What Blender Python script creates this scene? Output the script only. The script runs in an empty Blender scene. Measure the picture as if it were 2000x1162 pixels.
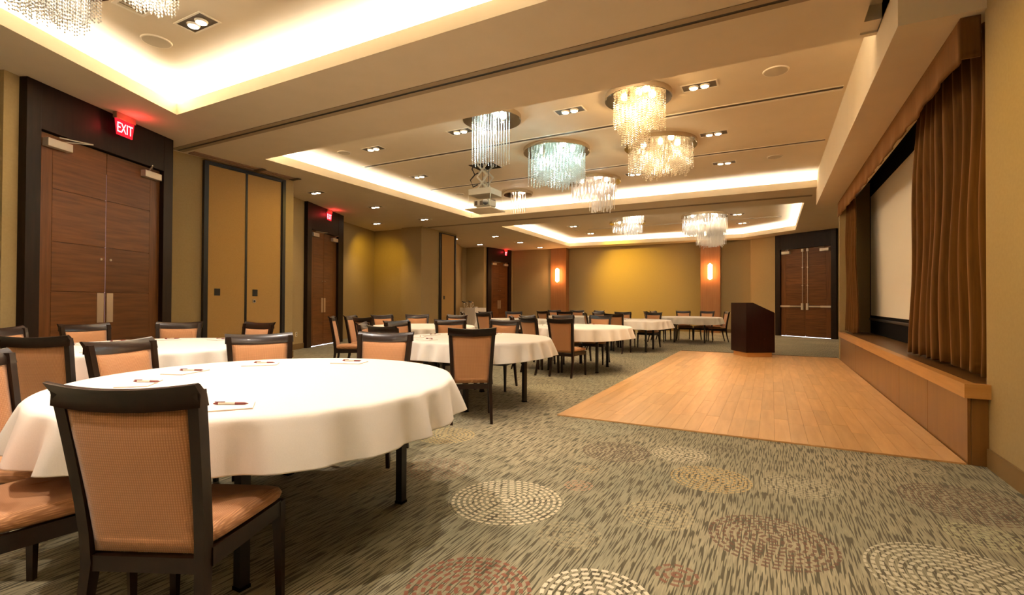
import bpy, bmesh, math, random
from mathutils import Vector, Matrix
R = math.radians
PI = math.pi
random.seed(7)
SC = bpy.context.scene
COL = SC.collection

# ---------------------------------------------------------------- camera
F_PX, YAW, PITCH, ROLL = 958.786, 0.48614, 0.010034, 0.0048163
cam_data = bpy.data.cameras.new('camera')
cam_data.sensor_width = 36.0
cam_data.lens = 36.0 * F_PX / 2000.0
cam_data.clip_start = 0.05
cam = bpy.data.objects.new('camera', cam_data)
COL.objects.link(cam)
fw = Vector((-math.sin(YAW) * math.cos(PITCH), math.cos(YAW) * math.cos(PITCH), math.sin(PITCH)))
rt = Vector((math.cos(YAW), math.sin(YAW), 0))
up = rt.cross(fw)
r2 = rt * math.cos(ROLL) + up * math.sin(ROLL)
u2 = -rt * math.sin(ROLL) + up * math.cos(ROLL)
m = Matrix((r2, u2, -fw)).transposed().to_4x4()
m.translation = Vector((0, 0, 1.2))
cam.matrix_world = m
SC.camera = cam

# ---------------------------------------------------------------- world, exposure
world = bpy.data.worlds.new('world')
SC.world = world
world.use_nodes = True
world.node_tree.nodes['Background'].inputs[0].default_value = (1.0, 0.85, 0.6, 1)
world.node_tree.nodes['Background'].inputs[1].default_value = 0.05
vs = SC.view_settings
vs.view_transform = 'Standard'
vs.look = 'None'
vs.gamma = 1.0
vs.use_curve_mapping = False
vs.exposure = 0.42
SC.cycles.max_bounces = 6
SC.cycles.diffuse_bounces = 4
SC.cycles.glossy_bounces = 2
SC.cycles.transmission_bounces = 2
SC.cycles.transparent_max_bounces = 6
SC.cycles.adaptive_threshold = 0.03

# ---------------------------------------------------------------- cove lighting (LED strips lying in the coffer troughs)
ZC, ZL, ZT, ZU = 3.78, 3.94, 3.80, 4.10      # low ceiling, lip top, trough floor, coffer ceiling
COVE1 = [(-7.29, 3.82), (-4.0, -3.5), (0.4, -3.5), (0.4, 3.82)]
COVE2 = [(-8.13, 12.69), (-8.13, 5.76), (0.89, 5.76), (0.89, 12.69)]
COVE3 = [(-8.2, 21.12), (-8.12, 14.58), (0.74, 14.53), (0.74, 19.75), (-1.02, 21.22)]
COVE_W = {1: 26.0, 2: 17.0, 3: 17.0}           # watt per metre
COVE_COL = (1.0, 0.94, 0.85)


def offset_poly(P, D):
    """convex ccw polygon, each edge i (P[i]->P[i+1]) moved outwards by D[i]"""
    n = len(P)
    L = []
    for i in range(n):
        a = Vector(P[i]); b = Vector(P[(i + 1) % n])
        t = (b - a).normalized()
        nrm = Vector((t.y, -t.x))
        L.append((a + nrm * D[i], t))
    out = []
    for i in range(n):
        p, t = L[i - 1]; q, s = L[i]
        den = t.x * s.y - t.y * s.x
        k = ((q.x - p.x) * s.y - (q.y - p.y) * s.x) / den
        out.append((p.x + t.x * k, p.y + t.y * k))
    return out


def area_strip(name, a, b, z, watts, col, width=0.06, spread=180):
    a = Vector((a[0], a[1], z)); b = Vector((b[0], b[1], z))
    ld = bpy.data.lights.new(name, 'AREA')
    ld.shape = 'RECTANGLE'
    ld.size = (b - a).length
    ld.size_y = width
    ld.energy = watts
    ld.color = col
    ld.spread = R(spread)
    o = bpy.data.objects.new(name, ld)
    COL.objects.link(o)
    x = (b - a).normalized()
    zz = Vector((0, 0, -1))                    # area lights shine along -z: strip shines upwards
    y = zz.cross(x)
    mm = Matrix((x, y, zz)).transposed().to_4x4()
    mm.translation = (a + b) / 2
    o.matrix_world = mm
    return o


for idx, (poly, lip) in {1: (COVE1, (1, 1, 1, 1)), 2: (COVE2, (1, 1, 0, 1)), 3: (COVE3, (1, 1, 1, 1, 1))}.items():
    q = offset_poly(poly, [0.15 * l for l in lip])
    for i in range(len(poly)):
        if lip[i]:
            a, b = q[i], q[(i + 1) % len(poly)]
            ln = math.hypot(a[0] - b[0], a[1] - b[1])
            area_strip('cove_strip_light', a, b, 3.905, COVE_W[idx] * ln, COVE_COL)


# ================================================================= helpers
def link(o, parent=None):
    COL.objects.link(o)
    if parent is not None:
        o.parent = parent
    return o


def mesh_obj(name, bm, mat, parent=None, smooth=False, auto=None):
    me = bpy.data.meshes.new(name)
    bmesh.ops.recalc_face_normals(bm, faces=bm.faces)
    bm.to_mesh(me)
    bm.free()
    if mat is not None:
        me.materials.append(mat)
    if smooth:
        for p in me.polygons:
            p.use_smooth = True
    o = bpy.data.objects.new(name, me)
    link(o, parent)
    if auto:
        try:
            me.set_sharp_from_angle(angle=R(auto))
        except Exception:
            pass
    return o


def tag(o, label=None, cat=None, group=None, kind=None):
    if label: o['label'] = label
    if cat: o['category'] = cat
    if group: o['group'] = group
    if kind: o['kind'] = kind
    return o


def empty(name, loc=(0, 0, 0), rz=0.0):
    o = bpy.data.objects.new(name, None)
    o.empty_display_size = 0.1
    COL.objects.link(o)
    o.location = loc
    o.rotation_euler = (0, 0, rz)
    return o


def copy_tree(o, parent=None):
    c = o.copy()
    COL.objects.link(c)
    c.parent = parent
    for ch in [x for x in o.children]:
        copy_tree(ch, c)
    return c


def bx(bm, x0, x1, y0, y1, z0, z1):
    v = [bm.verts.new(p) for p in ((x0, y0, z0), (x1, y0, z0), (x1, y1, z0), (x0, y1, z0), (x0, y0, z1), (x1, y0, z1), (x1, y1, z1), (x0, y1, z1))]
    for f in ((0, 3, 2, 1), (4, 5, 6, 7), (0, 1, 5, 4), (1, 2, 6, 5), (2, 3, 7, 6), (3, 0, 4, 7)):
        bm.faces.new([v[i] for i in f])
    return v


def box(name, dims, mat, parent=None, bevel=0.0):
    bm = bmesh.new()
    bx(bm, *dims)
    if bevel:
        bmesh.ops.bevel(bm, geom=bm.edges[:], offset=bevel, segments=2, affect='EDGES', profile=0.5)
    return mesh_obj(name, bm, mat, parent)


def boxes(name, L, mat, parent=None):
    bm = bmesh.new()
    for d in L:
        bx(bm, *d)
    return mesh_obj(name, bm, mat, parent)


def loft(bm, rings, cap=True, close=True):
    vr = [[bm.verts.new(p) for p in r] for r in rings]
    n = len(vr[0])
    for a, b in zip(vr, vr[1:]):
        for i in range(n if close else n - 1):
            j = (i + 1) % n
            bm.faces.new((a[i], a[j], b[j], b[i]))
    if cap:
        bm.faces.new(list(reversed(vr[0])))
        bm.faces.new(vr[-1])
    return vr


def tube(bm, pts, rad, n=8):
    pts = [Vector(p) for p in pts]
    rings = []
    for i, p in enumerate(pts):
        t = (pts[min(i + 1, len(pts) - 1)] - pts[max(i - 1, 0)]).normalized()
        a = t.cross(Vector((0, 0, 1)))
        if a.length < 1e-3: a = t.cross(Vector((0, 1, 0)))
        a.normalize(); b = t.cross(a)
        rr = rad[i] if isinstance(rad, (list, tuple)) else rad
        rings.append([p + a * math.cos(2 * PI * k / n) * rr + b * math.sin(2 * PI * k / n) * rr for k in range(n)])
    loft(bm, rings)


def disc(bm, cx, cy, z0, z1, r0, r1=None, n=32):
    r1 = r0 if r1 is None else r1
    loft(bm, [[(cx + r0 * math.cos(2 * PI * k / n), cy + r0 * math.sin(2 * PI * k / n), z0) for k in range(n)],
              [(cx + r1 * math.cos(2 * PI * k / n), cy + r1 * math.sin(2 * PI * k / n), z1) for k in range(n)]])


# ================================================================= materials
MATS = {}


def new_mat(name):
    mt = bpy.data.materials.new(name)
    mt.use_nodes = True
    nt = mt.node_tree
    b = nt.nodes['Principled BSDF']
    MATS[name] = mt
    return mt, nt, b


def N(nt, typ, **kw):
    n = nt.nodes.new(typ)
    for k, v in kw.items():
        if k in ('operation', 'blend_type', 'data_type', 'wave_type', 'bands_direction', 'feature', 'noise_dimensions', 'wave_profile', 'use_clamp'):
            setattr(n, k, v)
    return n


def plain(name, col, rough=0.5, metal=0.0, spec=0.5, emit=None, estr=0.0, sheen=0.0, coat=0.0):
    mt, nt, b = new_mat(name)
    b.inputs['Base Color'].default_value = (*col, 1)
    b.inputs['Roughness'].default_value = rough
    b.inputs['Metallic'].default_value = metal
    b.inputs['Specular IOR Level'].default_value = spec
    b.inputs['Sheen Weight'].default_value = sheen
    b.inputs['Coat Weight'].default_value = coat
    if emit:
        b.inputs['Emission Color'].default_value = (*emit, 1)
        b.inputs['Emission Strength'].default_value = estr
    return mt


def noisy(name, c1, c2, scale=(1, 1, 1), nscale=5.0, rough=0.6, bump=0.0, detail=4, coords='Object', spec=0.4, sheen=0.0, rnd=0.0, coat=0.0):
    """two-tone noise colour + slight relief"""
    mt, nt, b = new_mat(name)
    tc = N(nt, 'ShaderNodeTexCoord')
    mp = N(nt, 'ShaderNodeMapping')
    mp.inputs['Scale'].default_value = scale
    nt.links.new(tc.outputs[coords], mp.inputs['Vector'])
    src = mp.outputs['Vector']
    oi = N(nt, 'ShaderNodeObjectInfo')
    if rnd:
        ad = N(nt, 'ShaderNodeVectorMath', operation='ADD')
        ml = N(nt, 'ShaderNodeMath', operation='MULTIPLY')
        ml.inputs[1].default_value = 37.0
        nt.links.new(oi.outputs['Random'], ml.inputs[0])
        nt.links.new(src, ad.inputs[0]); nt.links.new(ml.outputs[0], ad.inputs[1])
        src = ad.outputs[0]
    nz = N(nt, 'ShaderNodeTexNoise')
    nz.inputs['Scale'].default_value = nscale
    nz.inputs['Detail'].default_value = detail
    nt.links.new(src, nz.inputs['Vector'])
    cr = N(nt, 'ShaderNodeValToRGB')
    cr.color_ramp.elements[0].position = 0.3
    cr.color_ramp.elements[1].position = 0.7
    cr.color_ramp.elements[0].color = (*c1, 1)
    cr.color_ramp.elements[1].color = (*c2, 1)
    nt.links.new(nz.outputs['Fac'], cr.inputs['Fac'])
    col = cr.outputs['Color']
    if rnd:
        hs = N(nt, 'ShaderNodeHueSaturation')
        mr = N(nt, 'ShaderNodeMapRange')
        mr.inputs['To Min'].default_value = 1.0 - rnd
        mr.inputs['To Max'].default_value = 1.0 + rnd
        nt.links.new(oi.outputs['Random'], mr.inputs['Value'])
        nt.links.new(mr.outputs['Result'], hs.inputs['Value'])
        nt.links.new(col, hs.inputs['Color'])
        col = hs.outputs['Color']
    nt.links.new(col, b.inputs['Base Color'])
    b.inputs['Roughness'].default_value = rough
    b.inputs['Specular IOR Level'].default_value = spec
    b.inputs['Sheen Weight'].default_value = sheen
    b.inputs['Coat Weight'].default_value = coat
    if bump:
        bp = N(nt, 'ShaderNodeBump')
        bp.inputs['Strength'].default_value = bump
        bp.inputs['Distance'].default_value = 0.01
        nt.links.new(nz.outputs['Fac'], bp.inputs['Height'])
        nt.links.new(bp.outputs['Normal'], b.inputs['Normal'])
    return mt


M_wall = noisy('wall_fabric', (0.37, 0.270, 0.120), (0.40, 0.295, 0.135), (40, 40, 40), 1.0, 0.8, 0.03)
M_ceil = noisy('ceiling_paint', (0.69, 0.585, 0.42), (0.72, 0.61, 0.445), (1, 1, 1), 3.0, 0.75, 0.0)
M_frame = noisy('dark_frame_wood', (0.011, 0.0052, 0.0028), (0.019, 0.009, 0.0045), (12, 12, 1.2), 2.0, 0.42, 0.04, spec=0.22)
M_door = noisy('walnut_panel', (0.098, 0.034, 0.009), (0.175, 0.066, 0.018), (1.2, 1.2, 16), 1.6, 0.36, 0.03, detail=6, rnd=0.12, spec=0.3)
M_stile = noisy('walnut_stile', (0.105, 0.036, 0.009), (0.17, 0.063, 0.017), (16, 16, 1.2), 1.6, 0.36, 0.03, detail=6, spec=0.3)
M_closer = plain('brushed_aluminium', (0.62, 0.56, 0.46), 0.38, 0.6)
M_steel = plain('satin_steel', (0.55, 0.48, 0.38), 0.35, 0.85)
M_black = plain('black_metal', (0.012, 0.010, 0.009), 0.45)
M_blackcloth = plain('black_drape', (0.006, 0.005, 0.004), 0.95, spec=0.1)
M_part = noisy('partition_fabric', (0.40, 0.235, 0.075), (0.46, 0.28, 0.095), (120, 120, 120), 1.0, 0.85, 0.05)
M_base = noisy('baseboard_vinyl', (0.20, 0.12, 0.04), (0.23, 0.14, 0.05), (1, 1, 1), 4.0, 0.5)
M_colpanel = noisy('wood_column_panel', (0.30, 0.13, 0.045), (0.36, 0.165, 0.06), (18, 18, 1), 1.5, 0.45)
M_chairwood = noisy('espresso_wood', (0.011, 0.0042, 0.0020), (0.021, 0.0080, 0.0038), (6, 6, 6), 3.0, 0.30, 0.0, coat=0.10, spec=0.35)
M_cloth = noisy('white_linen', (0.80, 0.76, 0.70), (0.84, 0.80, 0.745), (260, 260, 260), 1.0, 0.85, 0.04, sheen=0.2)
M_curtain = noisy('brown_velvet', (0.090, 0.037, 0.0075), (0.130, 0.054, 0.011), (25, 25, 1.5), 2.0, 0.85, 0.05, sheen=0.06, spec=0.15)
M_screen = plain('screen_fabric', (0.93, 0.90, 0.79), 0.9, spec=0.1)
M_maple = noisy('stage_maple', (0.52, 0.255, 0.075), (0.60, 0.31, 0.10), (1, 1.5, 20), 1.5, 0.35, 0.02)
M_maplev = noisy('stage_panel_veneer', (0.20, 0.088, 0.020), (0.255, 0.115, 0.028), (10, 10, 1.0), 1.5, 0.30, 0.0, rnd=0.06)
M_stagefloor = noisy('stage_deck', (0.11, 0.05, 0.016), (0.15, 0.07, 0.022), (20, 1, 1), 2.0, 0.3)
M_lect = noisy('mahogany', (0.012, 0.0022, 0.0018), (0.022, 0.0045, 0.003), (10, 10, 1.2), 2.0, 0.28, 0.0)
M_plank = noisy('maple_plank', (0.55, 0.30, 0.115), (0.68, 0.405, 0.175), (9, 0.9, 1), 1.8, 0.36, 0.015, detail=6, rnd=0.10, spec=0.35)
M_subfloor = plain('plank_joint', (0.10, 0.045, 0.015), 0.8)
M_canopy = plain('brushed_nickel', (0.62, 0.53, 0.40), 0.25, 0.95)
M_mirror = plain('polished_canopy_underside', (0.45, 0.40, 0.33), 0.12, 1.0)
M_trimw = plain('white_trim', (0.78, 0.70, 0.56), 0.5)
M_housing = plain('lamp_housing', (0.10, 0.075, 0.045), 0.5)
M_lamp = plain('lamp_glow', (1, 1, 1), 0.5, emit=(1.0, 0.86, 0.66), estr=22.0)
M_speaker = plain('speaker_grille', (0.52, 0.45, 0.33), 0.7)
M_trackf = plain('track_flange', (0.33, 0.25, 0.15), 0.6)
M_grille = plain('vent_metal', (0.55, 0.45, 0.30), 0.5)
M_slot = plain('slot_dark', (0.07, 0.045, 0.02), 0.6)
M_proj = plain('projector_plastic', (0.50, 0.46, 0.36), 0.5)
M_lens = plain('lens_glass', (0.01, 0.01, 0.012), 0.05)
M_paper = plain('paper', (0.88, 0.85, 0.80), 0.7)
M_card = plain('tan_card', (0.55, 0.30, 0.12), 0.6)
M_penw = plain('pen_barrel', (0.70, 0.60, 0.48), 0.3)
M_penr = plain('pen_grip', (0.20, 0.03, 0.025), 0.35)
M_exitred = plain('exit_panel', (0.25, 0.005, 0.008), 0.2, emit=(1.0, 0.02, 0.045), estr=0.6)
M_exittxt = plain('exit_letters', (1, 0.6, 0.6), 0.3, emit=(1.0, 0.26, 0.30), estr=2.6)
M_exithou = plain('exit_housing', (0.32, 0.20, 0.12), 0.5)
M_gap = plain('daylight_gap', (1, 1, 1), 0.5, emit=(0.85, 0.88, 1.0), estr=2.4)
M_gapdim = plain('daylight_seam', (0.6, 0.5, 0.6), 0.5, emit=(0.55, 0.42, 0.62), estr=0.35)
M_sconce = plain('sconce_glass', (1, 0.8, 0.6), 0.3, emit=(1.0, 0.62, 0.32), estr=9.0)
M_outlet = plain('outlet_ivory', (0.75, 0.66, 0.45), 0.4)
M_chrome = plain('urn_chrome', (0.75, 0.72, 0.68), 0.12, 1.0)


def fabric_mat():
    mt, nt, b = new_mat('peach_ribbed_fabric')
    tc = N(nt, 'ShaderNodeTexCoord')
    w1 = N(nt, 'ShaderNodeTexWave', wave_type='BANDS', bands_direction='X')
    w1.inputs['Scale'].default_value = 42.0
    w2 = N(nt, 'ShaderNodeTexWave', wave_type='BANDS', bands_direction='Z')
    w2.inputs['Scale'].default_value = 36.0
    w3 = N(nt, 'ShaderNodeTexWave', wave_type='BANDS', bands_direction='Y')
    w3.inputs['Scale'].default_value = 12.0
    for w in (w1, w2, w3):
        nt.links.new(tc.outputs['Object'], w.inputs['Vector'])
    mx = N(nt, 'ShaderNodeMath', operation='MULTIPLY')
    nt.links.new(w1.outputs['Fac'], mx.inputs[0]); nt.links.new(w2.outputs['Fac'], mx.inputs[1])
    mz = N(nt, 'ShaderNodeMath', operation='ADD')
    nt.links.new(mx.outputs[0], mz.inputs[0])
    m3 = N(nt, 'ShaderNodeMath', operation='MULTIPLY'); m3.inputs[1].default_value = 0.35
    nt.links.new(w1.outputs['Fac'], m3.inputs[0]); nt.links.new(m3.outputs[0], mz.inputs[1])
    cr = N(nt, 'ShaderNodeValToRGB')
    cr.color_ramp.elements[0].color = (0.43, 0.195, 0.080, 1)
    cr.color_ramp.elements[1].color = (0.61, 0.305, 0.135, 1)
    nt.links.new(mz.outputs[0], cr.inputs['Fac'])
    nt.links.new(cr.outputs['Color'], b.inputs['Base Color'])
    bp = N(nt, 'ShaderNodeBump')
    bp.inputs['Strength'].default_value = 0.35
    bp.inputs['Distance'].default_value = 0.003
    nt.links.new(mz.outputs[0], bp.inputs['Height'])
    nt.links.new(bp.outputs['Normal'], b.inputs['Normal'])
    b.inputs['Roughness'].default_value = 0.8
    b.inputs['Sheen Weight'].default_value = 0.25
    return mt


MATS['brown_velvet'].node_tree.nodes['Principled BSDF'].inputs['Sheen Tint'].default_value = (1, .55, .22, 1)
MATS['brown_velvet'].node_tree.nodes['Principled BSDF'].inputs['Sheen Weight'].default_value = 0.35

M_fabric = fabric_mat()


def crystal_mat(name, tint):
    mt = bpy.data.materials.new(name)
    mt.use_nodes = True
    nt = mt.node_tree
    nt.nodes.clear()
    out = N(nt, 'ShaderNodeOutputMaterial')
    tr = N(nt, 'ShaderNodeBsdfTranslucent'); tr.inputs[0].default_value = (*tint, 1)
    df = N(nt, 'ShaderNodeBsdfDiffuse'); df.inputs[0].default_value = (*tint, 1)
    gl = N(nt, 'ShaderNodeBsdfGlossy'); gl.inputs['Color'].default_value = (1, 1, 1, 1); gl.inputs['Roughness'].default_value = 0.12
    a1 = N(nt, 'ShaderNodeMixShader'); a1.inputs[0].default_value = 0.40
    a2 = N(nt, 'ShaderNodeMixShader'); a2.inputs[0].default_value = 0.34
    nt.links.new(tr.outputs[0], a1.inputs[1]); nt.links.new(df.outputs[0], a1.inputs[2])
    nt.links.new(a1.outputs[0], a2.inputs[1]); nt.links.new(gl.outputs[0], a2.inputs[2])
    nt.links.new(a2.outputs[0], out.inputs[0])
    return mt


# ---------------------------------------------------------------- carpet with woven dashes and dashed rings
RINGS = [  # x, y, radius, colour, strength
    (-1.42, 2.63, .35, (0.66, 0.58, 0.40), .85), (-1.12, 1.74, .28, (0.24, 0.085, 0.050), .9), (-0.63, 1.93, .23, (0.72, 0.62, 0.47), .95),
    (-0.37, 2.27, .11, (0.20, 0.085, 0.050), .85), (0.00, 2.83, .30, (0.14, 0.070, 0.042), .85), (0.74, 2.80, .36, (0.60, 0.56, 0.42), .75),
    (-1.11, 3.91, .28, (0.10, 0.058, 0.035), .85), (-0.64, 4.09, .22, (0.58, 0.52, 0.37), .8), (-0.37, 3.62, .26, (0.55, 0.38, 0.15), .75),
    (0.16, 3.75, .22, (0.52, 0.47, 0.33), .45), (1.04, 3.92, .33, (0.13, 0.070, 0.045), .8), (-2.60, 3.65, .27, (0.50, 0.38, 0.17), .8),
    (-2.13, 2.89, .24, (0.22, 0.13, 0.08), .65), (-1.12, 3.07, .10, (0.42, 0.24, 0.14), .7), (-1.18, 3.40, .09, (0.46, 0.34, 0.18), .5),
    (-0.57, 2.86, .20, (0.62, 0.50, 0.28), .28), (-0.36, 4.43, .12, (0.08, 0.055, 0.035), .6), (-1.44, 4.62, .32, (0.38, 0.38, 0.27), .5),
    (0.89, 4.62, .22, (0.42, 0.36, 0.24), .6), (-0.92, 2.40, .17, (0.60, 0.48, 0.28), .2), (0.97, 3.40, .18, (0.46, 0.46, 0.27), .5),
    (-2.85, 6.34, .30, (0.50, 0.46, 0.28), .6), (-3.25, 0.95, .16, (0.12, 0.08, 0.05), .6), (-2.92, 4.12, .26, (0.42, 0.38, 0.24), .6)]


def ring_group():
    g = bpy.data.node_groups.new('dashed_ring', 'ShaderNodeTree')
    itf = g.interface
    for nm, tp in (('Color', 'NodeSocketColor'), ('Vector', 'NodeSocketVector'), ('Center', 'NodeSocketVector'), ('Radius', 'NodeSocketFloat'), ('Tint', 'NodeSocketColor'), ('Strength', 'NodeSocketFloat')):
        itf.new_socket(nm, in_out='INPUT', socket_type=tp)
    itf.new_socket('Color', in_out='OUTPUT', socket_type='NodeSocketColor')
    gi = g.nodes.new('NodeGroupInput'); go = g.nodes.new('NodeGroupOutput')
    lk = g.links.new

    def mth(op, a, b=None, c=None):
        n = g.nodes.new('ShaderNodeMath'); n.operation = op
        for i, v in enumerate((a, b, c)):
            if v is None: continue
            if isinstance(v, (int, float)): n.inputs[i].default_value = v
            else: lk(v, n.inputs[i])
        return n.outputs[0]
    sb = g.nodes.new('ShaderNodeVectorMath'); sb.operation = 'SUBTRACT'
    lk(gi.outputs['Vector'], sb.inputs[0]); lk(gi.outputs['Center'], sb.inputs[1])
    sx = g.nodes.new('ShaderNodeSeparateXYZ'); lk(sb.outputs[0], sx.inputs[0])
    ln = g.nodes.new('ShaderNodeVectorMath'); ln.operation = 'LENGTH'; lk(sb.outputs[0], ln.inputs[0])
    r = ln.outputs['Value']
    rr = mth('DIVIDE', r, 0.034)
    ring = mth('FLOOR', rr)
    fr = mth('FRACT', rr)
    ang = mth('MULTIPLY', mth('ARCTAN2', sx.outputs[1], sx.outputs[0]), 1 / (2 * PI))
    dash = mth('FRACT', mth('ADD', mth('MULTIPLY', ang, mth('MULTIPLY', ring, 5.0)), mth('MULTIPLY', ring, 0.37)))
    mk = mth('MULTIPLY', mth('LESS_THAN', mth('ABSOLUTE', mth('SUBTRACT', fr, 0.5)), 0.26), mth('LESS_THAN', dash, 0.68))
    mk = mth('MULTIPLY', mk, mth('LESS_THAN', r, gi.outputs['Radius']))
    mk = mth('MULTIPLY', mk, gi.outputs['Strength'])
    mx = g.nodes.new('ShaderNodeMix'); mx.data_type = 'RGBA'
    lk(mk, mx.inputs[0]); lk(gi.outputs['Color'], mx.inputs[6]); lk(gi.outputs['Tint'], mx.inputs[7])
    lk(mx.outputs[2], go.inputs['Color'])
    return g


def carpet_mat():
    mt, nt, b = new_mat('patterned_carpet')
    tc = N(nt, 'ShaderNodeTexCoord')
    V = tc.outputs['Object']

    def noise(scale, ns, detail=2, rough=0.5):
        mp = N(nt, 'ShaderNodeMapping'); mp.inputs['Scale'].default_value = scale
        nt.links.new(V, mp.inputs['Vector'])
        nz = N(nt, 'ShaderNodeTexNoise'); nz.inputs['Scale'].default_value = ns; nz.inputs['Detail'].default_value = detail
        nz.inputs['Roughness'].default_value = rough
        nt.links.new(mp.outputs[0], nz.inputs['Vector'])
        return nz.outputs['Fac']
    big = noise((0.5, 0.5, 1), 1.3, 3)
    cr = N(nt, 'ShaderNodeValToRGB')
    cr.color_ramp.elements[0].position = 0.38; cr.color_ramp.elements[1].position = 0.64
    cr.color_ramp.elements[0].color = (0.235, 0.225, 0.148, 1)
    cr.color_ramp.elements[1].color = (0.36, 0.315, 0.205, 1)
    nt.links.new(big, cr.inputs['Fac'])
    st = noise((120, 6.5, 1), 1.0, 0.5)
    sr = N(nt, 'ShaderNodeValToRGB')
    sr.color_ramp.elements[0].position = 0.53; sr.color_ramp.elements[1].position = 0.57
    nt.links.new(st, sr.inputs['Fac'])
    st2 = noise((150, 9, 1), 1.0, 1.0)
    mx = N(nt, 'ShaderNodeMix', data_type='RGBA')
    nt.links.new(sr.outputs['Color'], mx.inputs[0])
    nt.links.new(cr.outputs['Color'], mx.inputs[6])
    dk = N(nt, 'ShaderNodeMix', data_type='RGBA')
    dk.inputs[6].default_value = (0.085, 0.064, 0.036, 1); dk.inputs[7].default_value = (0.088, 0.088, 0.052, 1)
    nt.links.new(big, dk.inputs[0])
    nt.links.new(dk.outputs[2], mx.inputs[7])
    lt = N(nt, 'ShaderNodeMix', data_type='RGBA'); lt.blend_type = 'MULTIPLY'
    lr = N(nt, 'ShaderNodeMapRange'); lr.inputs['From Min'].default_value = 0.3; lr.inputs['From Max'].default_value = 0.7
    lr.inputs['To Min'].default_value = 0.8; lr.inputs['To Max'].default_value = 1.2
    nt.links.new(st2, lr.inputs['Value'])
    lt.inputs[0].default_value = 1.0
    nt.links.new(mx.outputs[2], lt.inputs[6]); nt.links.new(lr.outputs['Result'], lt.inputs[7])
    col = lt.outputs[2]
    g = ring_group()
    for x, y, rad, c, s in RINGS:
        n = N(nt, 'ShaderNodeGroup'); n.node_tree = g
        nt.links.new(V, n.inputs['Vector']); nt.links.new(col, n.inputs['Color'])
        n.inputs['Center'].default_value = (x, y, 0); n.inputs['Radius'].default_value = rad
        n.inputs['Tint'].default_value = (*c, 1); n.inputs['Strength'].default_value = s
        col = n.outputs['Color']
    nt.links.new(col, b.inputs['Base Color'])
    b.inputs['Roughness'].default_value = 0.95
    b.inputs['Specular IOR Level'].default_value = 0.15
    b.inputs['Sheen Weight'].default_value = 0.15
    bp = N(nt, 'ShaderNodeBump'); bp.inputs['Strength'].default_value = 0.25; bp.inputs['Distance'].default_value = 0.006
    nt.links.new(st, bp.inputs['Height']); nt.links.new(bp.outputs['Normal'], b.inputs['Normal'])
    return mt


M_carpet = carpet_mat()

# ================================================================= the room shell
XMIN, XMAX, YMIN, YMAX = -14.2, 4.4, -5.2, 22.8
tag(box('floor', (XMIN, XMAX, YMIN, YMAX, -0.12, 0.0), M_carpet), kind='structure')
bpy.data.objects['floor']['label'] = 'grey green patterned carpet with dashed rings'


def fill(name, loops, z, mat, parent=None, up_=False):
    bm = bmesh.new()
    for lp in loops:
        vv = [bm.verts.new((x, y, z)) for x, y in lp]
        for i in range(len(vv)):
            bm.edges.new((vv[i], vv[(i + 1) % len(vv)]))
    bmesh.ops.triangle_fill(bm, use_beauty=True, use_dissolve=False, edges=bm.edges[:])
    for f in bm.faces:
        f.normal_update()
        if f.normal.z > 0: f.normal_flip()
    me = bpy.data.meshes.new(name); bm.to_mesh(me); bm.free()
    me.materials.append(mat)
    o = bpy.data.objects.new(name, me)
    return link(o, parent)


SLOT = [(0.75, 3.2), (0.89, 3.2), (0.89, 5.70), (0.75, 5.70)]
ceil = fill('ceiling', [[(XMIN, YMIN), (XMAX, YMIN), (XMAX, YMAX), (XMIN, YMAX)], COVE1, COVE2, COVE3, SLOT], ZC, M_ceil)
tag(ceil, 'tan painted ceiling with lit coffers', kind='structure')
bm = bmesh.new()
q = SLOT
for i in range(4):
    a, b = q[i], q[(i + 1) % 4]
    bm.faces.new([bm.verts.new(p) for p in ((*a, ZC), (*b, ZC), (*b, ZC + .16), (*a, ZC + .16))])
bm.faces.new([bm.verts.new((*p, ZC + .16)) for p in q])
mesh_obj('shadow_gap', bm, M_ceil, ceil)

LIFT = [(-5.68, 8.72), (-5.12, 8.72), (-5.12, 9.22), (-5.68, 9.22)]
for idx, (poly, lip) in {1: (COVE1, (1, 1, 1, 1)), 2: (COVE2, (1, 1, 0, 1)), 3: (COVE3, (1, 1, 1, 1, 1))}.items():
    n = len(poly)
    P1 = offset_poly(poly, [0.025 * l for l in lip])
    P2 = offset_poly(poly, [0.27 * l for l in lip])
    holes = [LIFT] if idx == 2 else []
    fill('coffer_ceiling', [P2] + holes, ZU, M_ceil, ceil)
    bl = bmesh.new(); bt = bmesh.new()

    def quad(b_, *pp):
        b_.faces.new([b_.verts.new(p) for p in pp])
    for i in range(n):
        j = (i + 1) % n
        if lip[i]:
            quad(bl, (*poly[i], ZC), (*poly[j], ZC), (*poly[j], ZL), (*poly[i], ZL))
            quad(bl, (*poly[i], ZL), (*poly[j], ZL), (*P1[j], ZL), (*P1[i], ZL))
            quad(bl, (*P1[i], ZL), (*P1[j], ZL), (*P1[j], ZT), (*P1[i], ZT))
            quad(bt, (*P1[i], ZT), (*P1[j], ZT), (*P2[j], ZT), (*P2[i], ZT))
            quad(bt, (*P2[i], ZT), (*P2[j], ZT), (*P2[j], ZU), (*P2[i], ZU))
    mesh_obj('coffer_lip', bl, M_ceil, ceil)
    mesh_obj('cove_trough', bt, M_ceil, ceil)
bm = bmesh.new()
for i in range(4):
    a, b = LIFT[i], LIFT[(i + 1) % 4]
    bm.faces.new([bm.verts.new(p) for p in ((*a, ZU), (*b, ZU), (*b, ZU + .5), (*a, ZU + .5))])
bm.faces.new([bm.verts.new((*p, ZU + .5)) for p in LIFT])
mesh_obj('lift_recess', bm, M_slot, ceil)

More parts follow.
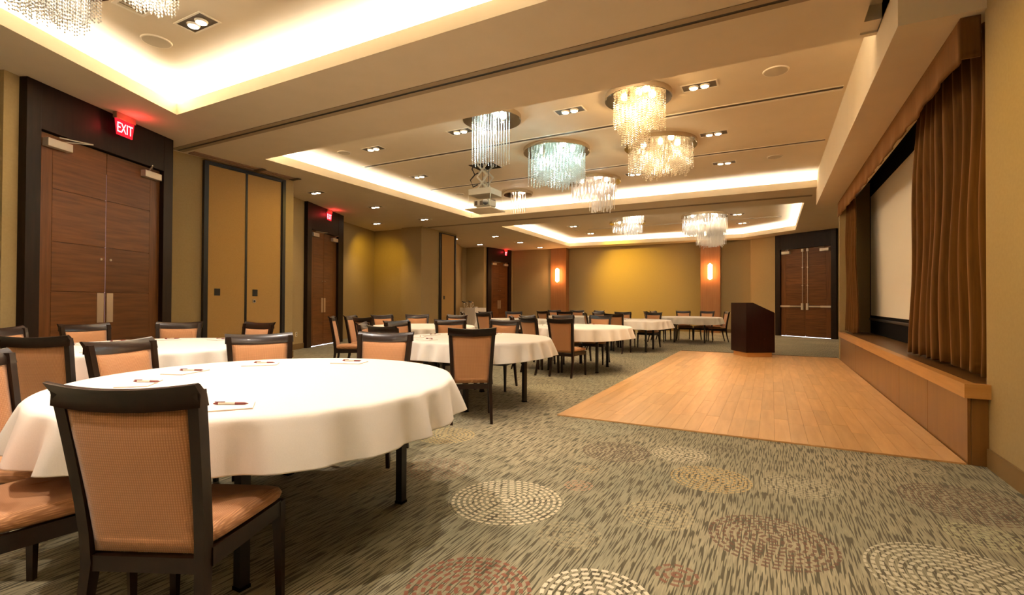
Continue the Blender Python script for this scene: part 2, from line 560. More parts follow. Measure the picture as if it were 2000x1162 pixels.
# stage soffit: box hanging below the ceiling along the stage
soff = box('soffit', (0.89, 1.55, 4.86, 12.9, 3.41, ZU + 0.02), M_ceil)
tag(soff, 'cream soffit box above the stage opening', kind='structure')


def wall(name, pts, mat=M_wall, z0=0.0, z1=ZC, th=0.14, label=None):
    """polyline, room on the right-hand side; thickness goes outwards (left)"""
    n = len(pts)
    P = [Vector(p) for p in pts]
    off = []
    for i in range(n):
        ds = []
        if i > 0: ds.append((P[i] - P[i - 1]).normalized())
        if i < n - 1: ds.append((P[i + 1] - P[i]).normalized())
        ns = [Vector((-d.y, d.x)) for d in ds]
        if len(ns) == 2:
            s = ns[0] + ns[1]
            k = max(0.5, 1 + ns[0].dot(ns[1]))
            off.append(P[i] + s / k * th)
        else:
            off.append(P[i] + ns[0] * th)
    bm = bmesh.new()
    A = [[bm.verts.new((p.x, p.y, z)) for p in L] for L in (P, off) for z in (z0, z1)]
    for i in range(n - 1):
        bm.faces.new((A[0][i], A[0][i + 1], A[1][i + 1], A[1][i]))
        bm.faces.new((A[2][i + 1], A[2][i], A[3][i], A[3][i + 1]))
        bm.faces.new((A[1][i], A[1][i + 1], A[3][i + 1], A[3][i]))
        bm.faces.new((A[0][i + 1], A[0][i], A[2][i], A[2][i + 1]))
    bm.faces.new((A[0][0], A[1][0], A[3][0], A[2][0]))
    bm.faces.new((A[0][-1], A[2][-1], A[3][-1], A[1][-1]))
    o = mesh_obj(name, bm, mat)
    tag(o, label, kind='structure')
    return o


def baseboard(name, pts, h=0.14, th=0.018):
    pp = [Vector(p) for p in pts]
    q = []
    n = len(pp)
    for i in range(n):
        ds = []
        if i > 0: ds.append((pp[i] - pp[i - 1]).normalized())
        if i < n - 1: ds.append((pp[i + 1] - pp[i]).normalized())
        ns = [Vector((d.y, -d.x)) for d in ds]
        s = sum(ns, Vector((0, 0)))
        k = 1 + ns[0].dot(ns[1]) if len(ns) == 2 else 1
        q.append(pp[i] + s / max(k, .5) * th)
    return wall(name, [tuple(p) for p in q], M_base, 0.0, h, th - 0.001)


T1d = Vector((-.411, .9116)); D1 = Vector((-7.66, 2.32))
T2d = Vector((-.388, .9216)); D2 = Vector((-10.63, 8.65))
p_A = D1 - T1d * .16
p_B0 = D1 + T1d * 2.36
p_E = D2 + T2d * 2.28
nL1 = Vector((-T1d.y, T1d.x))
nL2 = Vector((-T2d.y, T2d.x))
left_pts = [(-8.4, YMIN), (-8.4, 1.85), tuple(p_A), tuple(p_B0), (-9.08, 4.30), (-9.08, 7.11), (-9.98, 7.11), tuple(p_E),
            tuple(p_E + nL2 * .5 + Vector((0, .2))), (-12.87, 13.54), (-11.42, 13.54), (-11.42, 13.33), (-10.55, 13.33), (-10.68, 15.63), (-11.2, 15.63),
            (-12.85, 19.3), (-12.8, 19.55), (-11.82, 19.55), (-11.48, 21.75)]
# left wall is split at its corners so that each face keeps its own name
wl = wall('wall_left', left_pts[0:6], label='tan wall segment with the first double doors and folding panels')
wall('wall_left_middle', [(-9.24, 7.11)] + left_pts[6:11], label='tan wall segment with the second double doors')
wall('wall_left_pier', left_pts[10:15], label='tan pier holding the single folding panel')
wall('wall_left_far', left_pts[14:19], label='tan wall corner with the third double doors')
YB = 22.0
wall('wall_back_left', [(-11.48, 21.75), (-9.33, 21.70)], label='tan wall beside the left sconce column')
wall('wall_back', [(-9.33, YB), (-0.62, YB)], label='tan back wall washed by yellow light')
ang0 = Vector((0.18, 21.25)); angd = Vector((.815, -.5797))
pk = ang0 + angd * ((21.88 - 21.25) / -.5797)
pe = ang0 + angd * 3.4
wall('wall_back_right', [(-0.75, 21.95), tuple(pk), tuple(pe)], label='angled tan wall holding the far double doors')
wall('wall_right_far', [tuple(pe), (pe.x, 12.78), (1.30, 12.78), (1.30, 12.60), (3.9, 12.60)], label='tan wall behind the stage end')
wall('wall_right', [(1.60, 4.90), (1.42, 4.90), (1.42, YMIN)], label='tan wall ending at the stage')
wall('wall_front', [(1.42, YMIN + .05), (-8.4, YMIN + .05)], label='tan wall facing the stage room')
for k, seg in enumerate((left_pts[1:4], left_pts[4:8], left_pts[10:14], left_pts[15:18])):
    baseboard('baseboard_left' if k == 0 else 'baseboard_left_%s' % ('x', 'middle', 'pier', 'far')[k], seg)
baseboard('baseboard_right', [(1.42, 4.84), (1.42, YMIN + .1)], 0.14)
baseboard('baseboard_back', [(-9.33, YB), (-0.75, YB)])
# wood column panels on the back wall
for k, (x0, x1) in enumerate(((-9.34, -8.55), (-2.60, -1.84))):
    c = box('trim_%d' % (k + 1), (x0, x1, 21.62, YB + .05, 0, ZC), M_colpanel, bevel=0.006)
    tag(c, 'reddish wood column panel with lit sconce, %s' % ('beside third exit doors' if k == 0 else 'behind the lectern table'), kind='structure')

# ================================================================= doors
def make_door(name, label, origin, t, jl, l0, l1, jr, hz, style='push', seam=None, gap=True):
    ang = math.atan2(t[1], t[0])
    rt_ = empty(name, (origin[0], origin[1], 0), ang)
    tag(rt_, label, kind='structure')
    D = -0.10
    box('jamb', (jl, l0, D, 0.0, 0, ZC - .002), M_frame, rt_, 0.004)
    box('jamb', (l1, jr, D, 0.0, 0, ZC - .002), M_frame, rt_, 0.004)
    box('header', (l0, l1, D + .002, 0.0, hz, ZC - .002), M_frame, rt_, 0.004)
    mid = (l0 + l1) / 2
    gz = 0.012
    for k, (a, b) in enumerate(((l0 + .004, mid - .003), (mid + .003, l1 - .004))):
        leaf = box('door_leaf', (a, b, -0.022, -0.001, gz, hz - .006), M_stile, rt_)
        sw = 0.19
        pa, pb = (a + sw, b) if k == 0 else (a, b - sw)
        sa, sb = (a, a + sw) if k == 0 else (b - sw, b)
        box('stile', (sa + .001, sb - .002, -0.036, -0.022, gz, hz - .008), M_stile, leaf, 0.002)
        zs = [gz] + [hz * f for f in (.204, .405, .595, .795)] + [hz - .008]
        for z0, z1 in zip(zs, zs[1:]):
            box('panel', (pa + .002, pb - .001, -0.036, -0.022, z0 + .003, z1 - .003), M_door, leaf, 0.002)
        s = 1 if k == 0 else -1
        inner = b if k == 0 else a
        outer = a if k == 0 else b
        if style == 'push':
            x = inner - s * .07
            box('push_plate', (x - .05, x + .05, -0.040, -0.036, .90, 1.30), M_steel, leaf, 0.001)
            bm = bmesh.new()
            tube(bm, [(inner - s * .07, -.036, 1.76), (inner - s * .07, -.048, 1.76), (inner - s * .07, -.052, 1.76)], [.016, .016, .006], 10)
            mesh_obj('viewer', bm, M_steel, leaf)
        else:
            x = inner - s * .09
            box('push_bar', (min(outer + s * .02, x), max(outer + s * .02, x), -0.085, -0.05, 1.08, 1.135), M_steel, leaf, 0.006)
            box('bar_sleeve', (min(outer + s * .36, x), max(outer + s * .36, x), -0.05, -0.036, 1.07, 1.145), M_black, leaf)
            box('bar_end', (min(outer, outer + s * .36), max(outer, outer + s * .36), -0.088, -0.037, 1.075, 1.14), M_closer, leaf, 0.004)
            box('latch_case', (x - .035, x + .045, -0.10, -0.036, .98, 1.22), M_closer, leaf, 0.008)
            bm = bmesh.new(); tube(bm, [(x, -.05, 1.22), (x, -.05, hz - .12)], .011, 8)
            mesh_obj('vertical_rod', bm, M_steel, leaf)
            box('top_latch', (x - .035, x + .035, -0.08, -0.036, hz - .13, hz - .03), M_closer, leaf, 0.006)
            for zz in (1.85, 2.5):
                box('rod_clip', (x - .02, x + .02, -0.066, -0.036, zz, zz + .03), M_closer, leaf)
        # door closer
        x0 = outer + s * .06
        cl = box('closer', (min(x0, x0 + s * .31), max(x0, x0 + s * .31), -0.12, -0.036, hz - .175, hz - .075), M_closer, leaf, 0.006)
        bm = bmesh.new()
        tube(bm, [(x0 + s * .20, -.075, hz - .07), (x0 + s * .40, -.30, hz - .045)], .009, 6)
        tube(bm, [(x0 + s * .40, -.30, hz - .045), (x0 + s * .16, -.09, hz - .03)], .009, 6)
        mesh_obj('closer_arm', bm, M_steel, leaf)
    if seam:
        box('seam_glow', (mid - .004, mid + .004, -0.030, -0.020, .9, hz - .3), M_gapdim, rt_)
    if gap:
        box('threshold_gap', (l0 + .02, l1 - .02, -0.034, -0.030, 0.0, 0.045), M_gap, rt_)
    return rt_


make_door('door_1', 'tall walnut double doors in a dark frame with steel push plates', D1, T1d, 0, .17, 2.05, 2.24, 3.23, seam=True, gap=False)
make_door('door_2', 'walnut double doors in dark frame with daylight gap underneath', D2, T2d, 0, .22, 1.80, 2.14, 3.10)
T3d = Vector((.153, .988))
make_door('door_3', 'far walnut double doors in dark frame beside the left sconce column', Vector((-11.80, 19.70)), T3d, 0.05, .30, 1.64, 1.88, 3.15, gap=False)
make_door('door_4', 'walnut double doors with panic bars in the angled wall', ang0, angd, 0, .20, 2.06, 2.24, 3.22, style='bar')

# ================================================================= folding partition panels
def partition(x, y0, y1, label, lock, group=None):
    o = empty('partition_panel', (x, (y0 + y1) / 2, 0))
    h = (y1 - y0) / 2
    box('panel_face', (-.04, .012, -h + .02, h - .02, .03, 3.68), M_part, o, 0.003)
    boxes('edge_frame', [(-.04, .022, -h, -h + .02, .01, 3.70), (-.04, .022, h - .02, h, .01, 3.70), (-.04, .022, -h + .02, h - .02, 3.68, 3.72), (-.04, .022, -h + .02, h - .02, .01, .03)], M_black, o)
    yy = -h + .14
    box('pull_cup', (.012, .018, yy, yy + .11, 1.30, 1.43), M_black, o, 0.004)
    if lock:
        bm = bmesh.new()
        tube(bm, [(.012, yy + .04, 1.20), (.022, yy + .04, 1.20)], .038, 16)
        lk_ = mesh_obj('lock_ring', bm, M_steel, o)
        bm = bmesh.new()
        tube(bm, [(.022, yy + .04, 1.20), (.025, yy + .04, 1.20)], .022, 12)
        mesh_obj('lock_core', bm, M_black, lk_)
    return tag(o, label, 'partition', group)


partition(-9.055, 5.27, 6.02, 'tan folding wall panel with pull cup only, beside the first double doors', False)
partition(-9.055, 6.02, 6.80, 'tan folding wall panel with pull cup and round lock', True)
boxes('pocket_frame', [(-9.079, -9.01, 5.20, 5.27, 0, 3.74), (-9.079, -9.01, 6.80, 6.87, 0, 3.74), (-9.079, -9.01, 5.27, 6.80, 3.70, 3.74)], M_black)
tag(bpy.data.objects['pocket_frame'], 'black metal frame around the two folding panels', 'frame')
partition(-10.60, 14.50, 15.40, 'single tan folding wall panel on the far pier', False)
bpy.data.objects['partition_panel.002'].rotation_euler = (0, 0, R(3.2))
f2 = boxes('pocket_frame', [(-10.70, -10.57, 14.42, 14.48, 0, 3.72), (-10.74, -10.60, 15.44, 15.50, 0, 3.72)], M_black)
tag(f2, 'black posts framing the single folding panel', 'frame')


def track(name, label, x0, x1, y, w=.10):
    o = empty(name, ((x0 + x1) / 2, y, ZC))
    l = (x1 - x0) / 2
    boxes('flange', [(-l, l, -w, -.022, -.008, .0), (-l, l, .022, w, -.008, .0)], M_trackf, o)
    box('slot', (-l, l, -.022, .022, -.004, -.001), M_black, o)
    return tag(o, label, 'ceiling track')


track('partition_track', 'dark slotted partition track between first and middle coffers', -9.0, 0.6, 4.73)
track('partition_track', 'dark slotted partition track between middle and far coffers', -10.5, 0.86, 13.62, .08)
o = empty('partition_track', (-9.0, 5.9, ZC))
boxes('flange', [(.02, .06, -1.0, 1.1, -.02, 0), (.16, .20, -1.0, 1.1, -.02, 0), (.06, .16, -1.0, 1.1, -.006, 0)], M_exithou, o)
for yy_ in (.2, 1.0):
    box('bracket', (.04, .30, yy_, yy_ + .1, -.03, -.02), M_slot, o)
tag(o, 'short pocket track above the two folding panels', 'ceiling track')
# ================================================================= stage
st = empty('stage', (1.30, 4.86, 0))
tag(st, 'raised wooden stage with maple nosing', 'stage')
ys = [0, 1.05, 2.23, 3.70, 5.75, 7.70]
ys = [0.0, 1.36, 2.62, 5.70, 7.70]
ysx = [0.0, 1.07, 2.24, 5.58, 7.70]
for a, b in zip(ysx, ysx[1:]):
    box('front_panel', (0, .02, a + .003, b - .003, 0.0, .50), M_maplev, st, 0.002)
box('end_panel', (.021, .12, 0.0, .02, 0.0, .50), M_maplev, st, 0.002)
box('body', (.03, 2.5, .03, 7.70, 0, .575), M_subfloor, st)
bm = bmesh.new()
bx(bm, -.03, .045, -.05, 7.70, .505, .61); bx(bm, .045, .12, -.05, .02, .505, .61)
mesh_obj('nosing', bm, M_maple, st)
box('deck', (.045, 2.5, .021, 7.70, .575, .606), M_stagefloor, st)

# black box behind the curtains
bb = boxes('stage_backdrop', [(3.86, 3.9, 4.92, 12.55, 0.0, 3.76), (1.70, 3.9, 4.915, 4.95, .61, 3.76), (2.75, 3.86, 12.50, 12.55, .61, 3.76), (1.60, 3.86, 4.95, 12.5, 3.72, 3.76)], M_blackcloth)
tag(bb, 'black backdrop drapes behind the projection screen', 'backdrop')
sc = empty('projection_screen', (1.82, 10.4, .97))
tag(sc, 'cream projection screen with black border behind the stage curtains', 'screen')
box('fabric', (0, .008, -2.1, 2.05, 0.0, 2.45), M_screen, sc)
boxes('black_border', [(-.004, .012, -2.16, -2.1, -.05, 2.74), (-.004, .012, 2.05, 2.11, -.05, 2.74), (-.004, .012, -2.1, 2.05, -.05, 0), (-.004, .012, -2.1, 2.05, 2.45, 2.74)], M_blackcloth, sc)
box('bottom_bar', (-.02, .03, -2.17, 2.12, -.10, -.052), M_black, sc, 0.01)
box('leg_skirt', (0.0, .02, -2.1, 2.1, -.36, -.10), M_blackcloth, sc)


def curtain(name, label, x, y0, y1, z0, z1, pleats, amp, taper=0.0, seed=1, tri=False):
    rnd = random.Random(seed)
    n = pleats * 14
    ph = [rnd.uniform(-.5, .5) for _ in range(pleats + 2)]
    bm = bmesh.new()
    rows = []
    nz_ = 24
    for r_ in range(nz_ + 1):
        f = r_ / nz_
        z = z0 + (z1 - z0) * f
        row = []
        for i in range(n + 1):
            u = i / n
            y = y0 + (y1 - y0) * u
            if taper:                              # gathered at one side: upper edge narrower
                y = (y0 if taper > 0 else y1) + (y - (y0 if taper > 0 else y1)) * (1 - abs(taper) * f ** 1.5)
            k = u * pleats
            p = ph[int(k)] * (1 - (k % 1)) + ph[int(k) + 1] * (k % 1)
            a = amp * (1.0 - .25 * f) * (.75 + .5 * abs(p))
            w = math.sin(2 * PI * k + p * 1.6)
            w = math.copysign(abs(w) ** .7, w)
            dx = a * w + .012 * math.sin(9 * f + 5 * u)
            row.append(bm.verts.new((x + dx, y + .25 * a * math.cos(4 * PI * k + p), z + (.012 * math.sin(7 * k) * (1 - f)) + .012)))
        rows.append(row)
    for a, b in zip(rows, rows[1:]):
        for i in range(n):
            bm.faces.new((a[i], a[i + 1], b[i + 1], b[i]))
    o = mesh_obj(name, bm, M_curtain, smooth=True)
    md = o.modifiers.new('thickness', 'SOLIDIFY'); md.thickness = 0.008; md.offset = 0
    return tag(o, label, 'curtain')


curtain('stage_curtain', 'wide brown velvet stage curtain at the open near end by the tan wall', 1.50, 4.96, 7.45, .63, 3.40, 10, .060, taper=.13, seed=3)
curtain('stage_curtain', 'narrow brown velvet stage curtain at the lectern end of the stage', 1.43, 11.35, 12.50, .63, 3.40, 6, .045, taper=-.30, seed=5)

# valance with scalloped lower edge and a return to the wall
bm = bmesh.new()
path = []
nseg = 90
for i in range(8):
    path.append((1.41 - .12 * i / 7, 4.94 - .0 * i))
for i in range(1, nseg + 1):
    path.append((1.29, 4.94 + (12.86 - 4.94) * i / nseg))
rows = []
for r_ in range(7):
    f = r_ / 6
    row = []
    s = 0
    for i, (x, y) in enumerate(path):
        w = math.sin(i * .9) * .012 + math.sin(i * 2.3) * .005
        zl = 3.085 + .025 * abs(math.sin((y - 4.9) * 2.1)) ** .5
        row.append(bm.verts.new((x + w * (1 - f), y, zl + (3.408 - zl) * f)))
    rows.append(row)
for a, b in zip(rows, rows[1:]):
    for i in range(len(path) - 1):
        bm.faces.new((a[i], a[i + 1], b[i + 1], b[i]))
o = mesh_obj('stage_valance', bm, M_curtain, smooth=True)
md = o.modifiers.new('thickness', 'SOLIDIFY'); md.thickness = 0.02; md.offset = 1
tag(o, 'brown velvet valance along the top of the stage opening', 'valance')

# ================================================================= dance floor
df = box('dance_floor', (-2.0, 1.29, 4.86, 12.9, 0.0005, .003), M_subfloor)
tag(df, 'honey maple plank dance floor laid into the carpet', 'dance floor')
rp = random.Random(11)
W = 3.29 / 26
cache = {}
for i in range(26):
    y = 4.86
    first = True
    while y < 12.88:
        ln = rp.choice((.75, .9, 1.05, 1.2, 1.35))
        if first: ln *= rp.choice((.4, .6, .8, 1)); first = False
        if y + ln > 12.6: ln = 12.9 - y
        key = round(ln, 3)
        if key not in cache:
            bm = bmesh.new()
            bx(bm, -W / 2 + .0008, W / 2 - .0008, .001, ln - .001, 0, .010)
            cache[key] = mesh_obj('plank', bm, M_plank, df)
            p = cache[key]
        else:
            p = cache[key].copy(); link(p, df)
        p.location = (-2.0 + W * (i + .5), y, .003 + rp.uniform(-.0004, .0004))
        y += ln
boxes('edge_strip', [(-2.012, -2.0, 4.85, 12.92, .0005, .013), (-2.0, 1.29, 4.848, 4.86, .0005, .013)], M_plank, df)
box('far_edge_strip', (-2.0, 1.29, 12.90, 12.925, .0005, .02), M_subfloor, df)

# ================================================================= lectern
lc = empty('lectern', (-.49, 12.02, .013), R(32))
tag(lc, 'dark mahogany lectern with sloped top on the dance floor', 'lectern')
dep, wid = .66, .66


def side_prism(bm, x0, x1, y0, y1, z0, zf, zb, flat):
    prof = [(x0, z0), (x1, z0), (x1, zb), (x0 + flat, zf), (x0, zf)]
    loft(bm, [[(a, y0, b) for a, b in prof], [(a, y1, b) for a, b in prof]])


bm = bmesh.new()
side_prism(bm, 0, dep, 0, wid, .10, 1.205, .985, .16)
bmesh.ops.bevel(bm, geom=bm.edges[:], offset=.006, segments=2, affect='EDGES')
mesh_obj('body', bm, M_lect, lc)
box('plinth', (.04, dep - .05, .03, wid - .04, 0.0, .10), M_maple, lc, 0.004)
bm = bmesh.new()
tube(bm, [(.42, -.003, .40), (.42, -.012, .40)], .012, 10)
mesh_obj('lock', bm, M_black, lc)

# ================================================================= chairs
def make_chair():
    rt_ = empty('banquet_chair')
    RW = .237                                            # half width of the top
    # seat cushion
    bm = bmesh.new()
    rings = []
    prof = [(.405, .90), (.420, 1.0), (.445, 1.02), (.463, .985), (.472, .90), (.476, .70), (.478, .35)]
    nn = 28
    for z, s in prof:
        ring = []
        for k in range(nn):
            a = 2 * PI * k / nn
            ca, sa = math.cos(a), math.sin(a)
            e = .34
            ux = math.copysign(abs(ca) ** e, ca); uy = math.copysign(abs(sa) ** e, sa)
            hw = .222 + .018 * uy
            yy = uy * .232 * s - .0
            zz = z - (.018 * (uy ** 2) * (1 if uy > 0 else .2)) * (1 if z > .43 else 0)
            ring.append((ux * hw * s, yy + .01, zz))
        rings.append(ring)
    loft(bm, rings)
    mesh_obj('seat', bm, M_fabric, rt_, smooth=True)
    # curve of the back: y of the centre line by height
    def yb(z):
        return -.205 - .085 * max(0, (z - .40) / .55) ** 1.25

    def hwz(z):                                          # half width of back by height
        return .200 + .031 * ((z - .36) / .6) ** 1.3 if z > .36 else .200

    def bow(x, z):                                       # plan bow, centre set back
        return -.028 * (1 - (x / .24) ** 2) * min(1, max(0, (z - .4) / .4))
    # backrest pad
    bm = bmesh.new()
    nx, nz_ = 12, 12
    z0, z1 = .395, .885
    fr, bk = [], []
    for j in range(nz_ + 1):
        v = j / nz_
        rf, rb = [], []
        for i in range(nx + 1):
            u = i / nx * 2 - 1
            z = z0 + (z1 - z0) * v
            zz = z - (.010 * (1 - u * u) if v > .5 else -.008 * (1 - u * u) * 0) * v
            hw = hwz(z) - .030
            cx = u * hw
            edge = min(1, 4.0 * min(1 - abs(u), v, 1 - v) + .001) ** .45
            y = yb(z) + bow(cx, z)
            rf.append(bm.verts.new((cx, y + .010 + .020 * edge, zz)))
            rb.append(bm.verts.new((cx, y - .004 - .014 * edge, zz)))
        fr.append(rf); bk.append(rb)
    for j in range(nz_):
        for i in range(nx):
            bm.faces.new((fr[j][i], fr[j][i + 1], fr[j + 1][i + 1], fr[j + 1][i]))
            bm.faces.new((bk[j][i + 1], bk[j][i], bk[j + 1][i], bk[j + 1][i + 1]))
    for j in range(nz_):
        bm.faces.new((fr[j + 1][0], bk[j + 1][0], bk[j][0], fr[j][0]))
        bm.faces.new((fr[j][nx], bk[j][nx], bk[j + 1][nx], fr[j + 1][nx]))
    for i in range(nx):
        bm.faces.new((fr[0][i], bk[0][i], bk[0][i + 1], fr[0][i + 1]))
        bm.faces.new((fr[nz_][i + 1], bk[nz_][i + 1], bk[nz_][i], fr[nz_][i]))
    mesh_obj('backrest', bm, M_fabric, rt_, smooth=True)
    # crest rail, concave in plan, ends flaring back
    bm = bmesh.new()
    rings = []
    for i in range(17):
        u = i / 16 * 2 - 1
        x = u * RW
        sag = .016 * (1 - u * u)
        bw = -.028 * (1 - u * u)
        zt, zb = .955 - sag, .878 - sag * .8
        y0 = yb(.90) + bw; y1 = yb(.955) + bw - .030
        rings.append([(x, y0 + .022, zb), (x, y0 + .012, .5 * (zb + zt)), (x, y1 + .022, zt - .006), (x, y1 + .012, zt), (x, y1 - .004, zt - .003), (x, y0 - .018, .5 * (zb + zt)), (x, y0 - .020, zb)])
    loft(bm, rings)
    mesh_obj('crest_rail', bm, M_chairwood, rt_, smooth=True, auto=50)
    # rear posts run from floor to crest
    for s in (-1, 1):
        bm = bmesh.new()
        rings = []
        for z in (0, .12, .25, .36, .46, .56, .66, .76, .84, .90, .93):
            if z < .36:
                y = -.205 - .075 * ((.36 - z) / .36) ** 1.6
                xo = .205 + .004; w, d = .034 - .008 * (.36 - z) / .36, .040 - .012 * (.36 - z) / .36
            else:
                y = yb(z); xo = hwz(z) + .004; w, d = .034, .042
            rings.append([(s * xo, y - d / 2, z), (s * xo, y + d / 2, z), (s * (xo - w), y + d / 2, z), (s * (xo - w), y - d / 2, z)])
        loft(bm, rings)
        mesh_obj('rear_leg', bm, M_chairwood, rt_, smooth=True, auto=40)
        bm = bmesh.new()
        rings = []
        for z, w in ((0, .024), (.2, .030), (.40, .040)):
            xo = s * .232; y = .222
            rings.append([(xo, y, z), (xo - s * w, y, z), (xo - s * w, y - w, z), (xo, y - w, z)])
        loft(bm, rings)
        mesh_obj('front_leg', bm, M_chairwood, rt_)
        bm = bmesh.new()
        loft(bm, [[(s * .209, -.19, .345), (s * .185, -.19, .345), (s * .185, -.19, .405), (s * .209, -.19, .405)],
                  [(s * .230, .19, .345), (s * .206, .19, .345), (s * .206, .19, .405), (s * .230, .19, .405)]])
        mesh_obj('side_rail', bm, M_chairwood, rt_)
    box('back_rail', (-.176, .176, -.222, -.194, .335, .385), M_chairwood, rt_)
    box('front_rail', (-.195, .195, .188, .214, .345, .405), M_chairwood, rt_)
    return rt_


TAB = {  # name: x, y, radius, leg rotation, description
    'T1': (-2.46, 1.80, .985, 0, 'table by the open carpet'),
    'T2': (-5.28, 2.58, .95, 20, 'table by the first doors'),
    'T3': (-3.20, 5.09, .92, -22, 'table at the dance floor corner'),
    'T4': (-3.11, 8.52, .93, 5, 'second table by the dance floor'),
    'T5': (-3.15, 12.60, .93, 30, 'third table by the dance floor'),
    'T6': (-2.25, 16.13, .93, 10, 'table behind the lectern'),
    'T7': (-5.54, 7.04, .93, 15, 'table by the second doors'),
    'T8': (-5.82, 11.13, .93, 40, 'table opposite the pier panel'),
    'T9': (-5.62, 14.60, .93, 25, 'table before the yellow lit wall')}
CH = [  # table, distance of back behind the rim, angle around the table, twist
    ('T1', .30, 305, -10), ('T1', .28, 189, 10), ('T1', .30, 148, 5), ('T1', .42, 106, 5), ('T1', .36, 227, -15), ('T1', .30, 268, 0),
    ('T2', .36, 302, 0), ('T2', .36, 182, 5), ('T2', .30, 142, -5), ('T2', .28, 96, 0), ('T2', .34, 217, 0),
    ('T3', .29, 301, 5), ('T3', .34, 250, 10), ('T3', .46, 211, 0), ('T3', .40, 177, 0), ('T3', .34, 139, 0), ('T3', .32, 101, -5),
    ('T7', .28, 254, 6), ('T7', .62, 226, -8), ('T7', .46, 200, 0), ('T7', .30, 168, -5), ('T7', .30, 133, 0), ('T7', .30, 93, 0),
    ('T8', .22, 256, 0), ('T8', .42, 208, 0), ('T8', .26, 160, 0), ('T8', .26, 118, 0),
    ('T4', .30, 275, -10), ('T4', .30, 244, 0), ('T4', .34, 204, 0), ('T4', .30, 168, 0), ('T4', .30, 126, 0), ('T4', .30, 89, 0),
    ('T5', .30, 263, 0), ('T5', .32, 205, 0), ('T5', .30, 154, 0), ('T5', .30, 117, 0), ('T5', .30, 76, 0),
    ('T6', .46, 205, 0), ('T6', .30, 168, 0), ('T6', .30, 108, 0), ('T6', .30, 71, 0), ('T6', .30, 31, -10),
    ('T9', .30, 246, 0), ('T9', .30, 283, 0), ('T9', .30, 138, 0), ('T9', .30, 100, 0), ('T9', .30, 60, 0)]
SIDES = ['stage side', 'stage and back wall side', 'back wall side', 'back wall and doors side', 'doors side', 'doors and entrance side', 'entrance side', 'stage and entrance side']
chair0 = make_chair()
used_lab = {}
first = True
pads = []
for tn, dr, an, tw in CH:
    tx, ty, tr, lr, ds = TAB[tn]
    rr = tr + dr
    # crest centre lies .30 behind the chair origin
    a = R(an)
    face = a + PI + R(tw)                                # direction the chair looks
    cx, cy = tx + rr * math.cos(a), ty + rr * math.sin(a)
    ox, oy = cx + .325 * math.cos(face), cy + .325 * math.sin(face)
    c = chair0 if first else copy_tree(chair0)
    first = False
    c.location = (ox, oy, 0)
    c.rotation_euler = (0, 0, face - PI / 2)
    b = int(((an + 22.5) % 360) // 45)
    sd = SIDES[b]
    key = (tn, b)
    used_lab[key] = used_lab.get(key, 0) + 1
    if used_lab[key] == 2:
        sd = 'other ' + sd
    tag(c, 'peach chair at the %s, %s' % (ds, sd), 'chair', 'banquet chairs around the round tables')
    pads.append((tn, an))

# ================================================================= tables, cloths, notepads, pens
def cloth_mesh(r, seed, z=.772, drop=.195):
    rnd = random.Random(seed)
    k1, k2, k3 = rnd.choice((22, 23, 24)), rnd.choice((35, 37)), rnd.choice((5, 7))
    p1, p2, p3 = (rnd.uniform(0, 6.28) for _ in range(3))
    n = 288
    bm = bmesh.new()
    cv = bm.verts.new((0, 0, z))
    prev = None
    for rr, zz, t in [(r * .35, 0, 0), (r * .7, 0, 0), (r * .93, 0, 0), (r * .985, -.001, 0), (r, -.006, .02), (r + .006, -.018, .06)] + [(r + .004 + .004 * f, -.018 - (drop - .018) * f, .06 + .94 * f) for f in (.12, .25, .4, .55, .7, .85, .97, 1.0)]:
        row = []
        for i in range(n):
            a = 2 * PI * i / n
            w = .62 * math.sin(k1 * a + p1 + 1.3 * math.sin(2 * a + p3) + .9 * math.sin(5 * a + p2)) + .28 * math.sin(k2 * a + p2 + math.sin(3 * a)) + .30 * math.sin(k3 * a + p3)
            w = .5 + .5 * max(-1, min(1, w))
            rad = rr + .088 * w * t ** .8
            hem = -.014 * (1 - w) * t + .010 * math.sin(4 * a + p2) * t
            row.append(bm.verts.new((rad * math.cos(a), rad * math.sin(a), z + zz + hem * (1 if t > .05 else 0))))
        if prev is None:
            for i in range(n): bm.faces.new((cv, row[i], row[(i + 1) % n]))
        else:
            for i in range(n):
                j = (i + 1) % n
                bm.faces.new((prev[i], prev[j], row[j], row[i]))
        prev = row
    return bm


def make_table(h):
    t = empty('round_table')
    bm = bmesh.new(); disc(bm, 0, 0, .735, .768, .90, n=48)
    mesh_obj('tabletop', bm, M_black, t)
    for sx in (-1, 1):
        for sy in (-1, 1):
            lg = boxes('leg', [(sx * h - .022, sx * h + .022, sy * h - .022, sy * h + .022, .012, .735)], M_black, t)
            box('foot', (sx * h - .025, sx * h + .025, sy * h - .025, sy * h + .025, 0, .014), M_blackcloth, lg)
        box('apron_bar', (sx * h - .018, sx * h + .018, -h + .02, h - .02, .60, .64), M_black, t)
        bm = bmesh.new()
        tube(bm, [(sx * h, .0, .62), (sx * .12, 0, .73)], .012, 6)
        mesh_obj('brace', bm, M_black, t)
    return t


